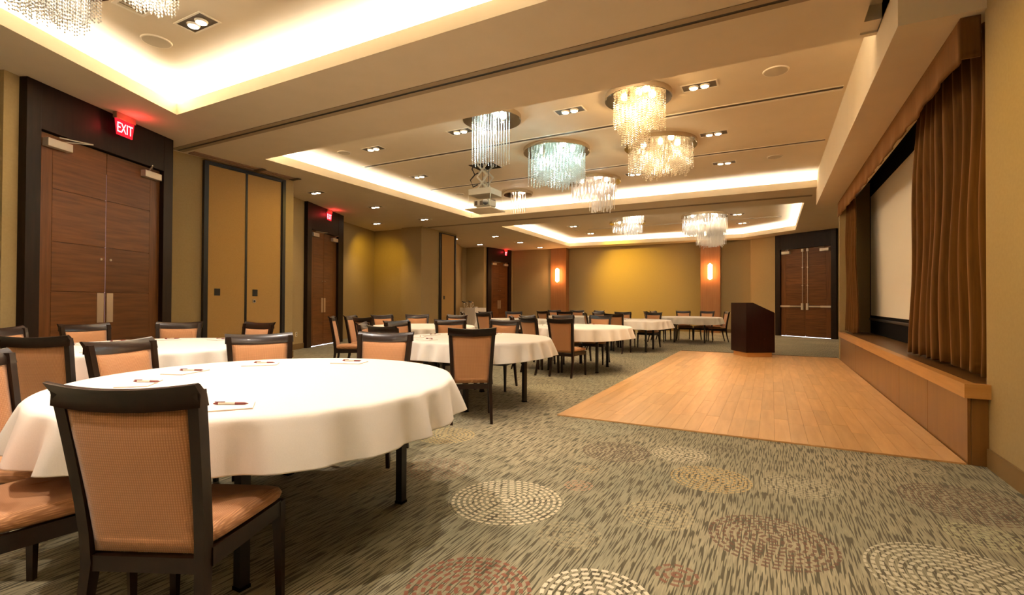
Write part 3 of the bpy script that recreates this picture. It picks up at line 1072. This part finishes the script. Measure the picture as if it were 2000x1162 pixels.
tab1, tab0 = make_table(.50), make_table(.43)         # the big table has its legs further out
first = True
for k, (tn, (x, y, r, lr, ds)) in enumerate(TAB.items()):
    if tn == 'T1':
        t = tab1
    else:
        t = tab0 if first else copy_tree(tab0)
        first = False
    t.location = (x, y, 0)
    if tn not in ('T1', 'T3'):                            # legs stand in the gaps between the chairs
        ca = [c_[2] for c_ in CH if c_[0] == tn]
        lr = max(range(90), key=lambda g_: min(min(abs((q_ - g_ - 45 + 45) % 90 - 45), 45) for q_ in ca))
    t.rotation_euler = (0, 0, R(lr))
    tag(t, 'round black legged ' + ds, 'table', 'round banquet tables')
    c = mesh_obj('tablecloth', cloth_mesh(r, 40 + k), M_cloth, smooth=True)
    c.location = (x, y, 0)
    md = c.modifiers.new('thickness', 'SOLIDIFY'); md.thickness = .0025; md.offset = 1
    tag(c, 'white cloth draped over the ' + ds, 'tablecloth', 'white tablecloths')


def make_pad():
    o = empty('notepad')
    box('sheets', (-.105, .105, -.07, .07, 0, .004), M_paper, o)
    box('backing', (-.106, .106, -.071, .071, -.0015, 0), M_card, o)
    return o


def make_pen():
    o = empty('pen')
    bm = bmesh.new(); tube(bm, [(-.045, 0, 0), (.02, 0, 0)], .0055, 8); mesh_obj('barrel', bm, M_penw, o)
    bm = bmesh.new(); tube(bm, [(.02, 0, 0), (.058, 0, 0), (.072, 0, 0)], [.0055, .005, .001], 8); mesh_obj('grip', bm, M_penr, o)
    bm = bmesh.new(); tube(bm, [(-.045, 0, 0), (-.060, 0, 0), (-.066, 0, 0)], [.0055, .004, .002], 8)
    bx(bm, -.06, -.02, -.0015, .0015, .005, .008)
    mesh_obj('clip_end', bm, M_penr, o)
    return o


pad0, pen0 = make_pad(), make_pen()
first = True
rp = random.Random(5)
POS = {('T1', 305): (-1.93, 1.20), ('T1', 227): (-2.85, 1.33), ('T1', 189): (-3.08, 1.68), ('T1', 148): (-3.03, 2.13), ('T1', 106): (-2.60, 2.50)}
for tn, an in pads:
    if tn in ('T6', 'T9', 'T8', 'T7') or (tn, an) == ('T1', 268): continue
    tx, ty, tr, lr, ds = TAB[tn]
    x, y = POS.get((tn, an), (tx + .68 * math.cos(R(an)), ty + .68 * math.sin(R(an))))
    p = pad0 if first else copy_tree(pad0)
    q = pen0 if first else copy_tree(pen0)
    first = False
    rz = R(an - 90 + rp.uniform(-12, 12))
    if (tn, an) == ('T1', 305): rz = R(52)
    zt = .7765
    p.location = (x, y, zt); p.rotation_euler = (0, 0, rz)
    q.location = (x - .01 * math.cos(rz), y + .028, zt + .0095); q.rotation_euler = (0, 0, rz + R(rp.uniform(-12, 12)))
    if tn == 'T1': q.rotation_euler = (0, 0, YAW + R(rp.uniform(-6, 6)))
    b = int(((an + 22.5) % 360) // 45)
    key = ('pad', tn, b)
    used_lab[key] = used_lab.get(key, 0) + 1
    sd = SIDES[b] if used_lab[key] == 1 else 'other ' + SIDES[b]
    tag(p, 'white notepad on the %s, %s' % (ds, sd), 'notepad', 'notepads on the tablecloths')
    tag(q, 'pen on the notepad, %s, %s' % (ds, sd), 'pen', 'pens on the notepads')

# ================================================================= recessed downlights
def spot(parent, loc, watts, col, size=95, blend=.7, rad=.04, aim=None):
    ld = bpy.data.lights.new('downlight_or_wash_beam', 'SPOT')
    ld.energy = watts; ld.color = col; ld.spot_size = R(size); ld.spot_blend = blend; ld.shadow_soft_size = rad
    o = bpy.data.objects.new('downlight_or_wash_beam', ld)
    link(o, parent)
    o.location = loc
    if aim is not None:
        d = Vector(aim).normalized()
        o.rotation_euler = d.to_track_quat('-Z', 'Y').to_euler()
    return o


WARM = (1.0, 0.73, 0.49)
KEYC = (1.0, 0.85, 0.72)


def make_downlight():
    o = empty('recessed_downlight')
    boxes('trim', [(-.23, .23, -.115, -.095, -.006, 0), (-.23, .23, .095, .115, -.006, 0), (-.23, -.21, -.095, .095, -.006, 0), (.21, .23, -.095, .095, -.006, 0)], M_trimw, o)
    hs = box('housing', (-.21, .21, -.095, .095, -.002, 0), M_housing, o)
    for s in (-1, 1):
        bm = bmesh.new(); disc(bm, s * .07, 0, -.022, -.002, .054, .064, 20)
        lr_ = mesh_obj('lamp_ring', bm, M_trimw, o)
        bm = bmesh.new(); disc(bm, s * .07, 0, -.026, -.0225, .046, .050, 20)
        mesh_obj('lamp', bm, M_lamp, lr_)
    return o


dl0 = make_downlight()
first = True
UPL = [(-4.67, 6.93), (-2.69, 6.93), (-.85, 6.93), (-6.67, 6.97), (-7.19, 9.0), (-.87, 8.99), (-.86, 10.96), (-2.70, 11.0), (-6.63, 17.5), (-6.66, 19.6), (-.98, 17.45), (-.92, 19.4), (-5.29, 2.96), (-3.2, 2.2), (-1.2, 2.4), (-4.0, 0.2), (-1.6, -.6)]
LOL = [(-9.53, 8.08), (-9.52, 10.04), (-11.46, 12.16), (-9.54, 12.2), (-11.35, 16.5), (-9.5, 16.57), (-11.45, 18.6), (-9.5, 18.7), (-9.53, 20.8)]
PW = {(-3.2, 2.2): 260, (-1.2, 2.4): 200, (-4.0, 0.2): 220, (-1.6, -.6): 150, (-5.29, 2.96): 230}
DL = {}
DLAB = {(-4.67, 6.93): 'beside the two tiered chandelier', (-2.69, 6.93): 'between the two tiered and the long cored chandeliers', (-.85, 6.93): 'between the long cored chandelier and the soffit',
        (-6.67, 6.97): 'next to the end speaker of the middle coffer', (-7.19, 9.0): 'between the projector lift and the coffer lip', (-.87, 8.99): 'beside the wide shallow warm chandelier',
        (-.86, 10.96): 'next to the speaker above the far curtain', (-2.70, 11.0): 'beside the pinkish chandelier', (-6.63, 17.5): 'before the slot diffuser at the doors end of the far coffer',
        (-6.66, 19.6): 'beyond the slot diffuser at the doors end of the far coffer', (-.98, 17.45): 'beside the largest far coffer chandelier', (-.92, 19.4): 'beyond the slot diffuser at the stage end of the far coffer',
        (-5.29, 2.96): 'beside the louvered vent', (-9.53, 8.08): 'in the low ceiling before the second double doors', (-9.52, 10.04): 'in the low ceiling past the second exit sign',
        (-11.46, 12.16): 'above the dim corner beyond the second doors', (-9.54, 12.2): 'in the low ceiling before the pier', (-11.35, 16.5): 'just past the single folding panel',
        (-9.5, 16.57): 'between the pier and the far coffer lip', (-11.45, 18.6): 'above the coffee buffet', (-9.5, 18.7): 'in the low ceiling before the far left doors', (-9.53, 20.8): 'in front of the left sconce column'}
for (x, y, z) in [(a, b, ZU) for a, b in UPL] + [(a, b, ZC) for a, b in LOL]:
    d = dl0 if first else copy_tree(dl0)
    first = False
    d.location = (x, y, z)
    if z == ZU:
        lab = 'twin lamp recessed downlight ' + DLAB.get((x, y), 'in the first coffer over the open floor')
    else:
        lab = 'twin lamp recessed downlight ' + DLAB[(x, y)]
    tag(d, lab, 'downlight', 'twin lamp ceiling downlights')
    DL[(x, y)] = d
for (x, y), d in DL.items():
    w = PW.get((x, y), 120 if y < 13 else 85)
    if d.location.z < 4: w = 55
    spot(d, (0, 0, -.06), w, KEYC if (x, y) in PW else WARM, 100, .8, .05)

# added amber spots, set at white downlights to wash the walls yellow
AMB = (1.0, 0.62, 0.04)
for key, tgt, w, sz in (((-6.66, 19.6), (-5.45, 22.0, 1.9), 560, 88), ((-7.19, 9.0), (-9.05, 6.65, 2.5), 110, 40),
                        ((-11.46, 12.16), (-12.8, 13.5, 1.2), 90, 110), ((-1.2, 2.4), (1.42, 4.35, 2.1), 210, 40)):
    d = DL[key]
    v0 = Vector((0, 0, -.06))
    spot(d, tuple(v0), w, AMB, sz, 1.0, .04, Vector(tgt) - Vector(d.location) - v0)

# ================================================================= speakers, vent, diffuser slots
def ceiling_speaker(x, y, r, label, z=ZU):
    o = empty('ceiling_speaker', (x, y, z))
    bm = bmesh.new(); disc(bm, 0, 0, -.012, 0, r * .96, r, 32); mesh_obj('rim', bm, M_trimw, o)
    bm = bmesh.new(); disc(bm, 0, 0, -.016, -.0122, r * .3, r * .88, 32); mesh_obj('grille', bm, M_speaker, o)
    return tag(o, label, 'speaker')


ceiling_speaker(-6.07, 2.96, .15, 'round ceiling speaker in the first coffer')
ceiling_speaker(-7.35, 6.89, .13, 'round ceiling speaker at the left end of the middle coffer')
ceiling_speaker(.05, 6.91, .15, 'round ceiling speaker by the soffit above the near curtain')
ceiling_speaker(.06, 10.95, .14, 'round ceiling speaker by the soffit above the far curtain')
ceiling_speaker(-7.39, 10.96, .12, 'round ceiling speaker beside the projector lift')
ceiling_speaker(-6.9, 18.5, .12, 'round ceiling speaker at the left end of the far coffer')
ceiling_speaker(-.1, 18.6, .12, 'round ceiling speaker at the stage end of the far coffer')

v = empty('ceiling_vent', (-5.40, 2.50, ZU), R(0))
boxes('frame', [(-.26, .26, -.14, -.11, -.012, 0), (-.26, .26, .11, .14, -.012, 0), (-.26, -.23, -.11, .11, -.012, 0), (.23, .26, -.11, .11, -.012, 0)], M_trimw, v)
box('backing', (-.23, .23, -.11, .11, -.002, 0), M_slot, v)
for k in range(9):
    s = box('louver', (-.23 + k * .051 + .006, -.23 + k * .051 + .034, -.11, .11, -.010, -.004), M_grille, v)
tag(v, 'louvered air vent beside the nearest chandeliers', 'vent')

for k, (x0, x1, y, lb) in enumerate(((-7.75, .85, 7.83, 'long slot diffuser crossing the middle coffer before the projector'), (-7.8, .84, 10.2, 'long slot diffuser crossing the middle coffer behind the projector'), (-6.4, .3, 18.52, 'long slot diffuser crossing the far coffer'))):
    o = empty('slot_diffuser', ((x0 + x1) / 2, y, ZU))
    l = (x1 - x0) / 2
    boxes('flange', [(-l, l, -.065, -.04, -.008, 0), (-l, l, .04, .095, -.010, 0)], M_trimw, o)
    box('slot', (-l, l, -.04, .04, -.003, 0), M_slot, o)
    tag(o, lb, 'diffuser')

# ================================================================= exit signs
def exit_letters():
    cu = bpy.data.curves.new('exit_text', 'FONT')
    cu.body = 'EXIT'
    cu.size = 1.0
    cu.align_x = 'CENTER'
    cu.extrude = 0.01
    cu.offset = 0.0
    o = bpy.data.objects.new('exit_text', cu)
    COL.objects.link(o)
    bpy.context.view_layer.update()
    dg = bpy.context.evaluated_depsgraph_get()
    me = bpy.data.meshes.new_from_object(o.evaluated_get(dg))
    bpy.data.objects.remove(o)
    xs = [v_.co.x for v_ in me.vertices]; ysv = [v_.co.y for v_ in me.vertices]
    w, h = max(xs) - min(xs), max(ysv) - min(ysv)
    for v_ in me.vertices:
        x, y, z = v_.co
        v_.co = ((x - (max(xs) + min(xs)) / 2) / w * .25, -z * .25, (y - min(ysv)) / h * .135)
    me.materials.append(M_exittxt)
    me.name = 'letters'
    return me


LET = exit_letters()


def exit_sign(x, y, face_ang, label):
    """face_ang: heading the sign looks to"""
    o = empty('exit_sign', (x, y, ZC), face_ang + PI / 2)
    box('housing', (-.16, .16, -.03, .03, -.085, -.0), M_exithou, o, .006)
    bm = bmesh.new()
    loft(bm, [[(-.155, -.008, -.085), (.155, -.008, -.085), (.155, .008, -.085), (-.155, .008, -.085)], [(-.125, -.008, -.30), (.125, -.008, -.30), (.125, .008, -.30), (-.125, .008, -.30)]])
    p = mesh_obj('panel', bm, M_exitred, o)
    l = bpy.data.objects.new('letters', LET); link(l, o)
    l.location = (0, -.0095, -.262); l['label'] = 'glowing EXIT lettering'
    ld = bpy.data.lights.new('exit_glow', 'POINT'); ld.energy = 2.2; ld.color = (1, .03, .04); ld.shadow_soft_size = .03
    g = bpy.data.objects.new('exit_glow', ld); link(g, o); g.location = (.03, -.16, -.13)
    return tag(o, label, 'exit sign')


a1 = math.atan2(T1d.y, T1d.x) - PI / 2
a2 = math.atan2(T2d.y, T2d.x) - PI / 2
exit_sign(-7.97, 3.50, a1, 'red lit EXIT sign above the first tall double doors')
exit_sign(-11.0, 9.78, a2, 'red lit EXIT sign above the second double doors')
exit_sign(-11.52, 21.0, R(-35), 'red lit EXIT sign above the far left doors')
exit_sign(.86, 20.92, R(-125), 'red lit EXIT sign above the panic bar doors')

# ================================================================= wall sconces
for k, (x, lb) in enumerate(((-8.97, 'glowing crystal sconce on the column beside the far left doors'), (-2.22, 'glowing crystal sconce on the column behind the lectern'))):
    o = empty('wall_sconce', (x, 21.62, 2.50))
    box('backplate', (-.05, .05, -.03, 0, -.16, .16), M_canopy, o)
    bm = bmesh.new()
    for s in range(-3, 4):
        for t_ in range(2):
            tube(bm, [(s * .026, -.05 - .03 * t_ - .03 * (1 - abs(s) / 3), -.34 + abs(s) * .02), (s * .026, -.05 - .03 * t_ - .03 * (1 - abs(s) / 3), .34 - abs(s) * .02)], .010, 6)
    c_ = mesh_obj('glass_rods', bm, M_sconce, o); c_['kind'] = 'stuff'
    tag(o, lb, 'sconce')
    for dz in (-.22, 0, .22):
        ld = bpy.data.lights.new('sconce_glow', 'POINT'); ld.energy = 11; ld.color = (1, .42, .14); ld.shadow_soft_size = .05
        g = bpy.data.objects.new('sconce_glow', ld); link(g, o); g.location = (0, -.17, dz)

# ================================================================= chandeliers
def chandelier(label, x, y, D, parts, tint, lcol, watts, bead=True, seed=1, dx=0, dz=0.0):
    """parts: list of (offset x, offset y, radius, top, bottom, spacing, jag); heights relative to the coffer ceiling"""
    rnd = random.Random(seed)
    o = empty('crystal_chandelier', (x, y, ZU + dz))
    bm = bmesh.new(); disc(bm, 0, 0, -.072, 0, D / 2, D / 2, 64)
    cn = mesh_obj('canopy', bm, M_canopy, o, smooth=True, auto=30)
    bm = bmesh.new(); disc(bm, 0, 0, -.076, -.0725, D / 2 - .012, D / 2 - .01, 64)
    mesh_obj('underside', bm, M_mirror, cn)
    V, F = [], []

    def octa(px, py, pz, r, h):
        b = len(V)
        V.extend(((px + r, py, pz), (px, py + r, pz), (px - r, py, pz), (px, py - r, pz), (px, py, pz + h), (px, py, pz - h)))
        F.extend(((b, b + 1, b + 4), (b + 1, b + 2, b + 4), (b + 2, b + 3, b + 4), (b + 3, b, b + 4), (b + 1, b, b + 5), (b + 2, b + 1, b + 5), (b + 3, b + 2, b + 5), (b, b + 3, b + 5)))

    def rod(px, py, z0, z1, r):
        b = len(V)
        for z in (z0, z1):
            V.extend(((px + r, py, z), (px, py + r, z), (px - r, py, z), (px, py - r, z)))
        for i in range(4):
            j = (i + 1) % 4
            F.append((b + i, b + j, b + 4 + j, b + 4 + i))
        F.append((b + 3, b + 2, b + 1, b)); F.append((b + 4, b + 5, b + 6, b + 7))
    for ox, oy, rad, zt, zb, sp, jag in parts:
        n = int(rad / sp) + 1
        for i in range(-n, n + 1):
            for j in range(-n, n + 1):
                px = ox + (i + .5 * (j % 2)) * sp; py = oy + j * sp * .9
                if math.hypot(px - ox, py - oy) > rad: continue
                b_ = zb + jag * math.sin(px * 9 + seed) * math.cos(py * 8) + rnd.uniform(-.03, .03)
                t_ = zt + rnd.uniform(-.03, 0)
                if bead:
                    rod(px, py, b_, -.076, .0010)
                    z = t_
                    while z > b_:
                        octa(px, py, z, .0105, .0130)
                        z -= .031
                else:
                    rod(px, py, b_, t_, .0068)
                    rod(px, py, t_, -.076, .0010)
    me = bpy.data.meshes.new('crystal_strands')
    me.from_pydata(V, [], F); me.update()
    me.materials.append(tint)
    s = bpy.data.objects.new('crystal_strands', me); link(s, o)
    s['kind'] = 'stuff'
    tag(o, label, 'chandelier')
    nb = 5
    for k in range(nb):
        a = 2 * PI * k / nb + .5
        rr = max(p[2] for p in parts) * .55
        bm = bmesh.new(); disc(bm, rr * math.cos(a), rr * math.sin(a), -.10 - .12 * (k % 2), -.076, .016, .022, 12)
        mesh_obj('lamp_socket', bm, M_canopy, o)
        ld = bpy.data.lights.new('chandelier_lamp', 'POINT'); ld.energy = watts / nb; ld.color = lcol; ld.shadow_soft_size = .05
        g = bpy.data.objects.new('chandelier_lamp', ld); link(g, o); g.location = (rr * math.cos(a), rr * math.sin(a), -.16 - .12 * (k % 2))
    return o


CW = crystal_mat('crystal_warm', (0.95, 0.86, 0.74))
CC = crystal_mat('crystal_cool', (0.84, 0.93, 0.94))
CN = crystal_mat('crystal_neutral', (0.90, 0.88, 0.84))
cool, green, warm, pink, neut = (.72, .92, 1), (.70, 1, .92), (1, .74, .42), (1, .76, .60), (1, .9, .74)
chandelier('two tiered crystal chandelier with cool white light nearest the ceiling beam', -3.85, 6.59, .91, [(-.02, 0, .31, -.10, -.28, .047, .03), (-.02, 0, .31, -.36, -.70, .047, .04)], CC, cool, 42, True, 1)
chandelier('wide drum crystal chandelier glowing pale green beside the projector', -3.59, 8.56, 1.25, [(0, 0, .56, -.12, -.64, .066, .06)], CC, green, 44, True, 2)
chandelier('bright warm crystal chandelier with a long hanging core', -1.64, 6.83, .91, [(0.02, 0, .36, -.10, -.47, .058, .04), (-.03, 0, .20, -.47, -.74, .066, .05)], CW, (1, .66, .30), 62, True, 3)
chandelier('wide shallow warm crystal chandelier behind the long cored one', -1.78, 9.09, 1.27, [(0, 0, .57, -.14, -.50, .066, .05)], CW, warm, 44, True, 4)
chandelier('pinkish crystal chandelier with longer strands on its stage side', -3.70, 11.11, 1.25, [(0, 0, .54, -.12, -.44, .084, .03), (.18, .06, .30, -.12, -.72, .084, .05)], CN, pink, 30, False, 5)
chandelier('small crystal chandelier behind the projector lift', -5.90, 11.49, .78, [(0, 0, .22, -.09, -.50, .070, .03)], CN, pink, 16, False, 6)
chandelier('shallow crystal chandelier at the left of the far coffer', -4.55, 17.40, 1.25, [(0, 0, .54, -.10, -.38, .090, .03), (.14, 0, .26, -.10, -.50, .090, .03)], CN, neut, 18, False, 7)
chandelier('crystal chandelier partly hidden behind the ceiling beam in the far coffer', -3.89, 15.6, .85, [(0, 0, .34, -.10, -.34, .066, .05)], CN, neut, 16, False, 8)
chandelier('largest far coffer crystal chandelier with a deep second tier', -1.94, 17.17, 1.44, [(0, 0, .70, -.10, -.66, .098, .03), (.20, 0, .46, -.30, -1.03, .090, .04)], CN, neut, 30, False, 9)
chandelier('crystal chandelier with dangling bead strands above the first double doors', -5.44, 1.83, .92, [(0, 0, .27, -.10, -.50, .048, .04), (.34, .18, .06, -.10, -.52, .040, .0)], CN, neut, 10, True, 10)
chandelier('bead strand crystal chandelier below the louvered vent', -4.89, 2.33, .52, [(0, 0, .215, -.10, -.27, .050, .04)], CN, neut, 6, True, 11)

# ================================================================= projector on its scissor lift
pj = empty('projector_lift', (-5.40, 8.97, ZU))
tag(pj, 'white ceiling projector on a lowered scissor lift', 'projector')
bm = bmesh.new()


def bar(bm_, a, b, w=.018, d=.006):
    a, b = Vector(a), Vector(b)
    t = (b - a).normalized(); s = Vector((0, 1, 0)).cross(t).normalized(); yv = Vector((0, 1, 0))
    loft(bm_, [[p + s * w + yv * d, p - s * w + yv * d, p - s * w - yv * d, p + s * w - yv * d] for p in (a, b)])


bm.free()
for yy in (-.12, .12):
    zt = .30
    for k in range(3):
        za, zb = zt - k * .27, zt - (k + 1) * .27
        for a_, b_ in (((-.13, yy, za), (.13, yy + .013, zb)), ((.13, yy - .013, za), (-.13, yy, zb))):
            bm = bmesh.new(); bar(bm, a_, b_)
            mesh_obj('scissor_arm', bm, M_proj, pj)
for px, py in ((-.05, -.02), (.06, .03)):
    bm = bmesh.new(); tube(bm, [(px, py, .45), (px, py, -.51)], .006, 6)
    mesh_obj('lift_strap', bm, M_black, pj)
for pts_ in ([(-.10, -.1, .3), (-.20, -.1, .10), (-.27, -.1, -.05), (-.20, -.1, -.18), (-.12, -.1, -.15)], [(-.20, -.1, -.18), (-.31, -.1, -.28), (-.24, -.1, -.44), (-.13, -.1, -.40)]):
    bm = bmesh.new(); tube(bm, pts_, .014, 8)
    mesh_obj('cable_loop', bm, M_black, pj)
box('lift_tray', (-.27, .27, -.24, .24, -.64, -.51), M_proj, pj, .005)
for sx in (-.27, .27):
    for sy in (-.24, .24):
        bm = bmesh.new(); tube(bm, [(sx, sy, -.64), (sx, sy, -.93)], .004, 6)
        mesh_obj('hanger_rod', bm, M_steel, pj)
pb = box('projector_body', (-.20, .19, -.15, .15, -.87, -.73), M_proj, pj, .02)
bm = bmesh.new(); tube(bm, [(.10, -.14, -.80), (.12, -.19, -.80)], [.055, .06], 20); mesh_obj('lens', bm, M_lens, pb)
boxes('vent_slots', [(-.17, -.10, -.153, -.149, -.85, -.76), (-.04, .04, -.153, -.149, -.85, -.76)], M_slot, pb)
bm = bmesh.new(); tube(bm, [(-.21, .1, -.73), (.0, .1, -.69), (.2, .1, -.73)], .008, 6); mesh_obj('handle', bm, M_closer, pb)
box('ceiling_panel', (-.32, .32, -.31, .31, -.955, -.93), M_ceil, pj, .003)

# ================================================================= coffee buffet by the pier
bf = empty('buffet_table', (-11.62, 18.3, 0), R(-20))
tag(bf, 'tall buffet table with white pleated skirt by the far corner', 'table')
box('tabletop', (-.55, .55, -.30, .30, .93, .96), M_cloth, bf)
bm = bmesh.new()
rows = []
for z in (.0, .3, .6, .95):
    row = []
    for i in range(120):
        u = i / 120 * 4
        sd, f = int(u), u % 1
        cs = [(-.55, -.30), (.55, -.30), (.55, .30), (-.55, .30), (-.55, -.30)]
        px = cs[sd][0] + (cs[sd + 1][0] - cs[sd][0]) * f; py = cs[sd][1] + (cs[sd + 1][1] - cs[sd][1]) * f
        w = .012 * math.sin(i * 1.3) * (1.2 - z) + .006
        nx_, ny_ = ((0, -1), (1, 0), (0, 1), (-1, 0))[sd]
        row.append((px + nx_ * w, py + ny_ * w, z + .004))
    rows.append(row)
loft(bm, rows, cap=False)
mesh_obj('skirt', bm, M_cloth, bf, smooth=True)
for k, (x, y, h, lb) in enumerate(((-11.92, 18.10, .30, 'chrome coffee pot with black lid at the panel end of the buffet'), (-11.72, 18.28, .32, 'chrome coffee pot with black lid and side handle on the buffet'))):
    o = empty('coffee_pot', (x, y, .961), R(20))
    bm = bmesh.new(); disc(bm, 0, 0, 0, h * .7, .075, .065, 20); mesh_obj('body', bm, M_chrome, o, smooth=True, auto=40)
    bm = bmesh.new()
    disc(bm, 0, 0, h * .7, h * .88, .07, .05, 20); tube(bm, [(0, 0, h * .8), (-.12, 0, h * .92)], [.02, .015], 8)
    mesh_obj('lid', bm, M_black, o)
    bm = bmesh.new(); tube(bm, [(.06, 0, h * .75), (.13, 0, h * .7), (.13, 0, h * .3), (.065, 0, h * .2)], .012, 8); mesh_obj('handle', bm, M_chrome, o)
    tag(o, lb, 'coffee pot')
o = empty('serving_tray', (-11.38, 18.22, .961), R(-20))
box('tray', (-.16, .16, -.10, .10, 0, .012), M_black, o, .004)
box('napkin_stack', (-.1, .02, -.06, .06, .012, .035), M_paper, o)
tag(o, 'dark serving tray with white napkins on the buffet', 'tray')

# ================================================================= small wall fittings
o = empty('wall_outlet', (-9.98 - .42 * .3, 7.11 + .3, .3))
pn = D2 - T2d * .35
o.location = (pn.x - nL2.x * .002, pn.y - nL2.y * .002, .38)
o.rotation_euler = (0, 0, math.atan2(T2d.y, T2d.x))
box('plate', (-.04, .04, -.006, 0, -.06, .06), M_outlet, o, .002)
boxes('sockets', [(-.018, .018, -.0075, -.006, .01, .04), (-.018, .018, -.0075, -.006, -.04, -.01)], M_black, o)
tag(o, 'ivory power outlet low on the wall by the second doors', 'outlet')
pn = D2 + T2d * 2.21
o = empty('light_switch', (pn.x - nL2.x * .002, pn.y - nL2.y * .002, 1.25), math.atan2(T2d.y, T2d.x))
box('plate', (-.035, .035, -.006, 0, -.06, .06), M_outlet, o, .002)
box('rocker', (-.012, .012, -.010, -.006, -.03, .03), M_trimw, o)
tag(o, 'ivory light switch beside the second double doors', 'switch')
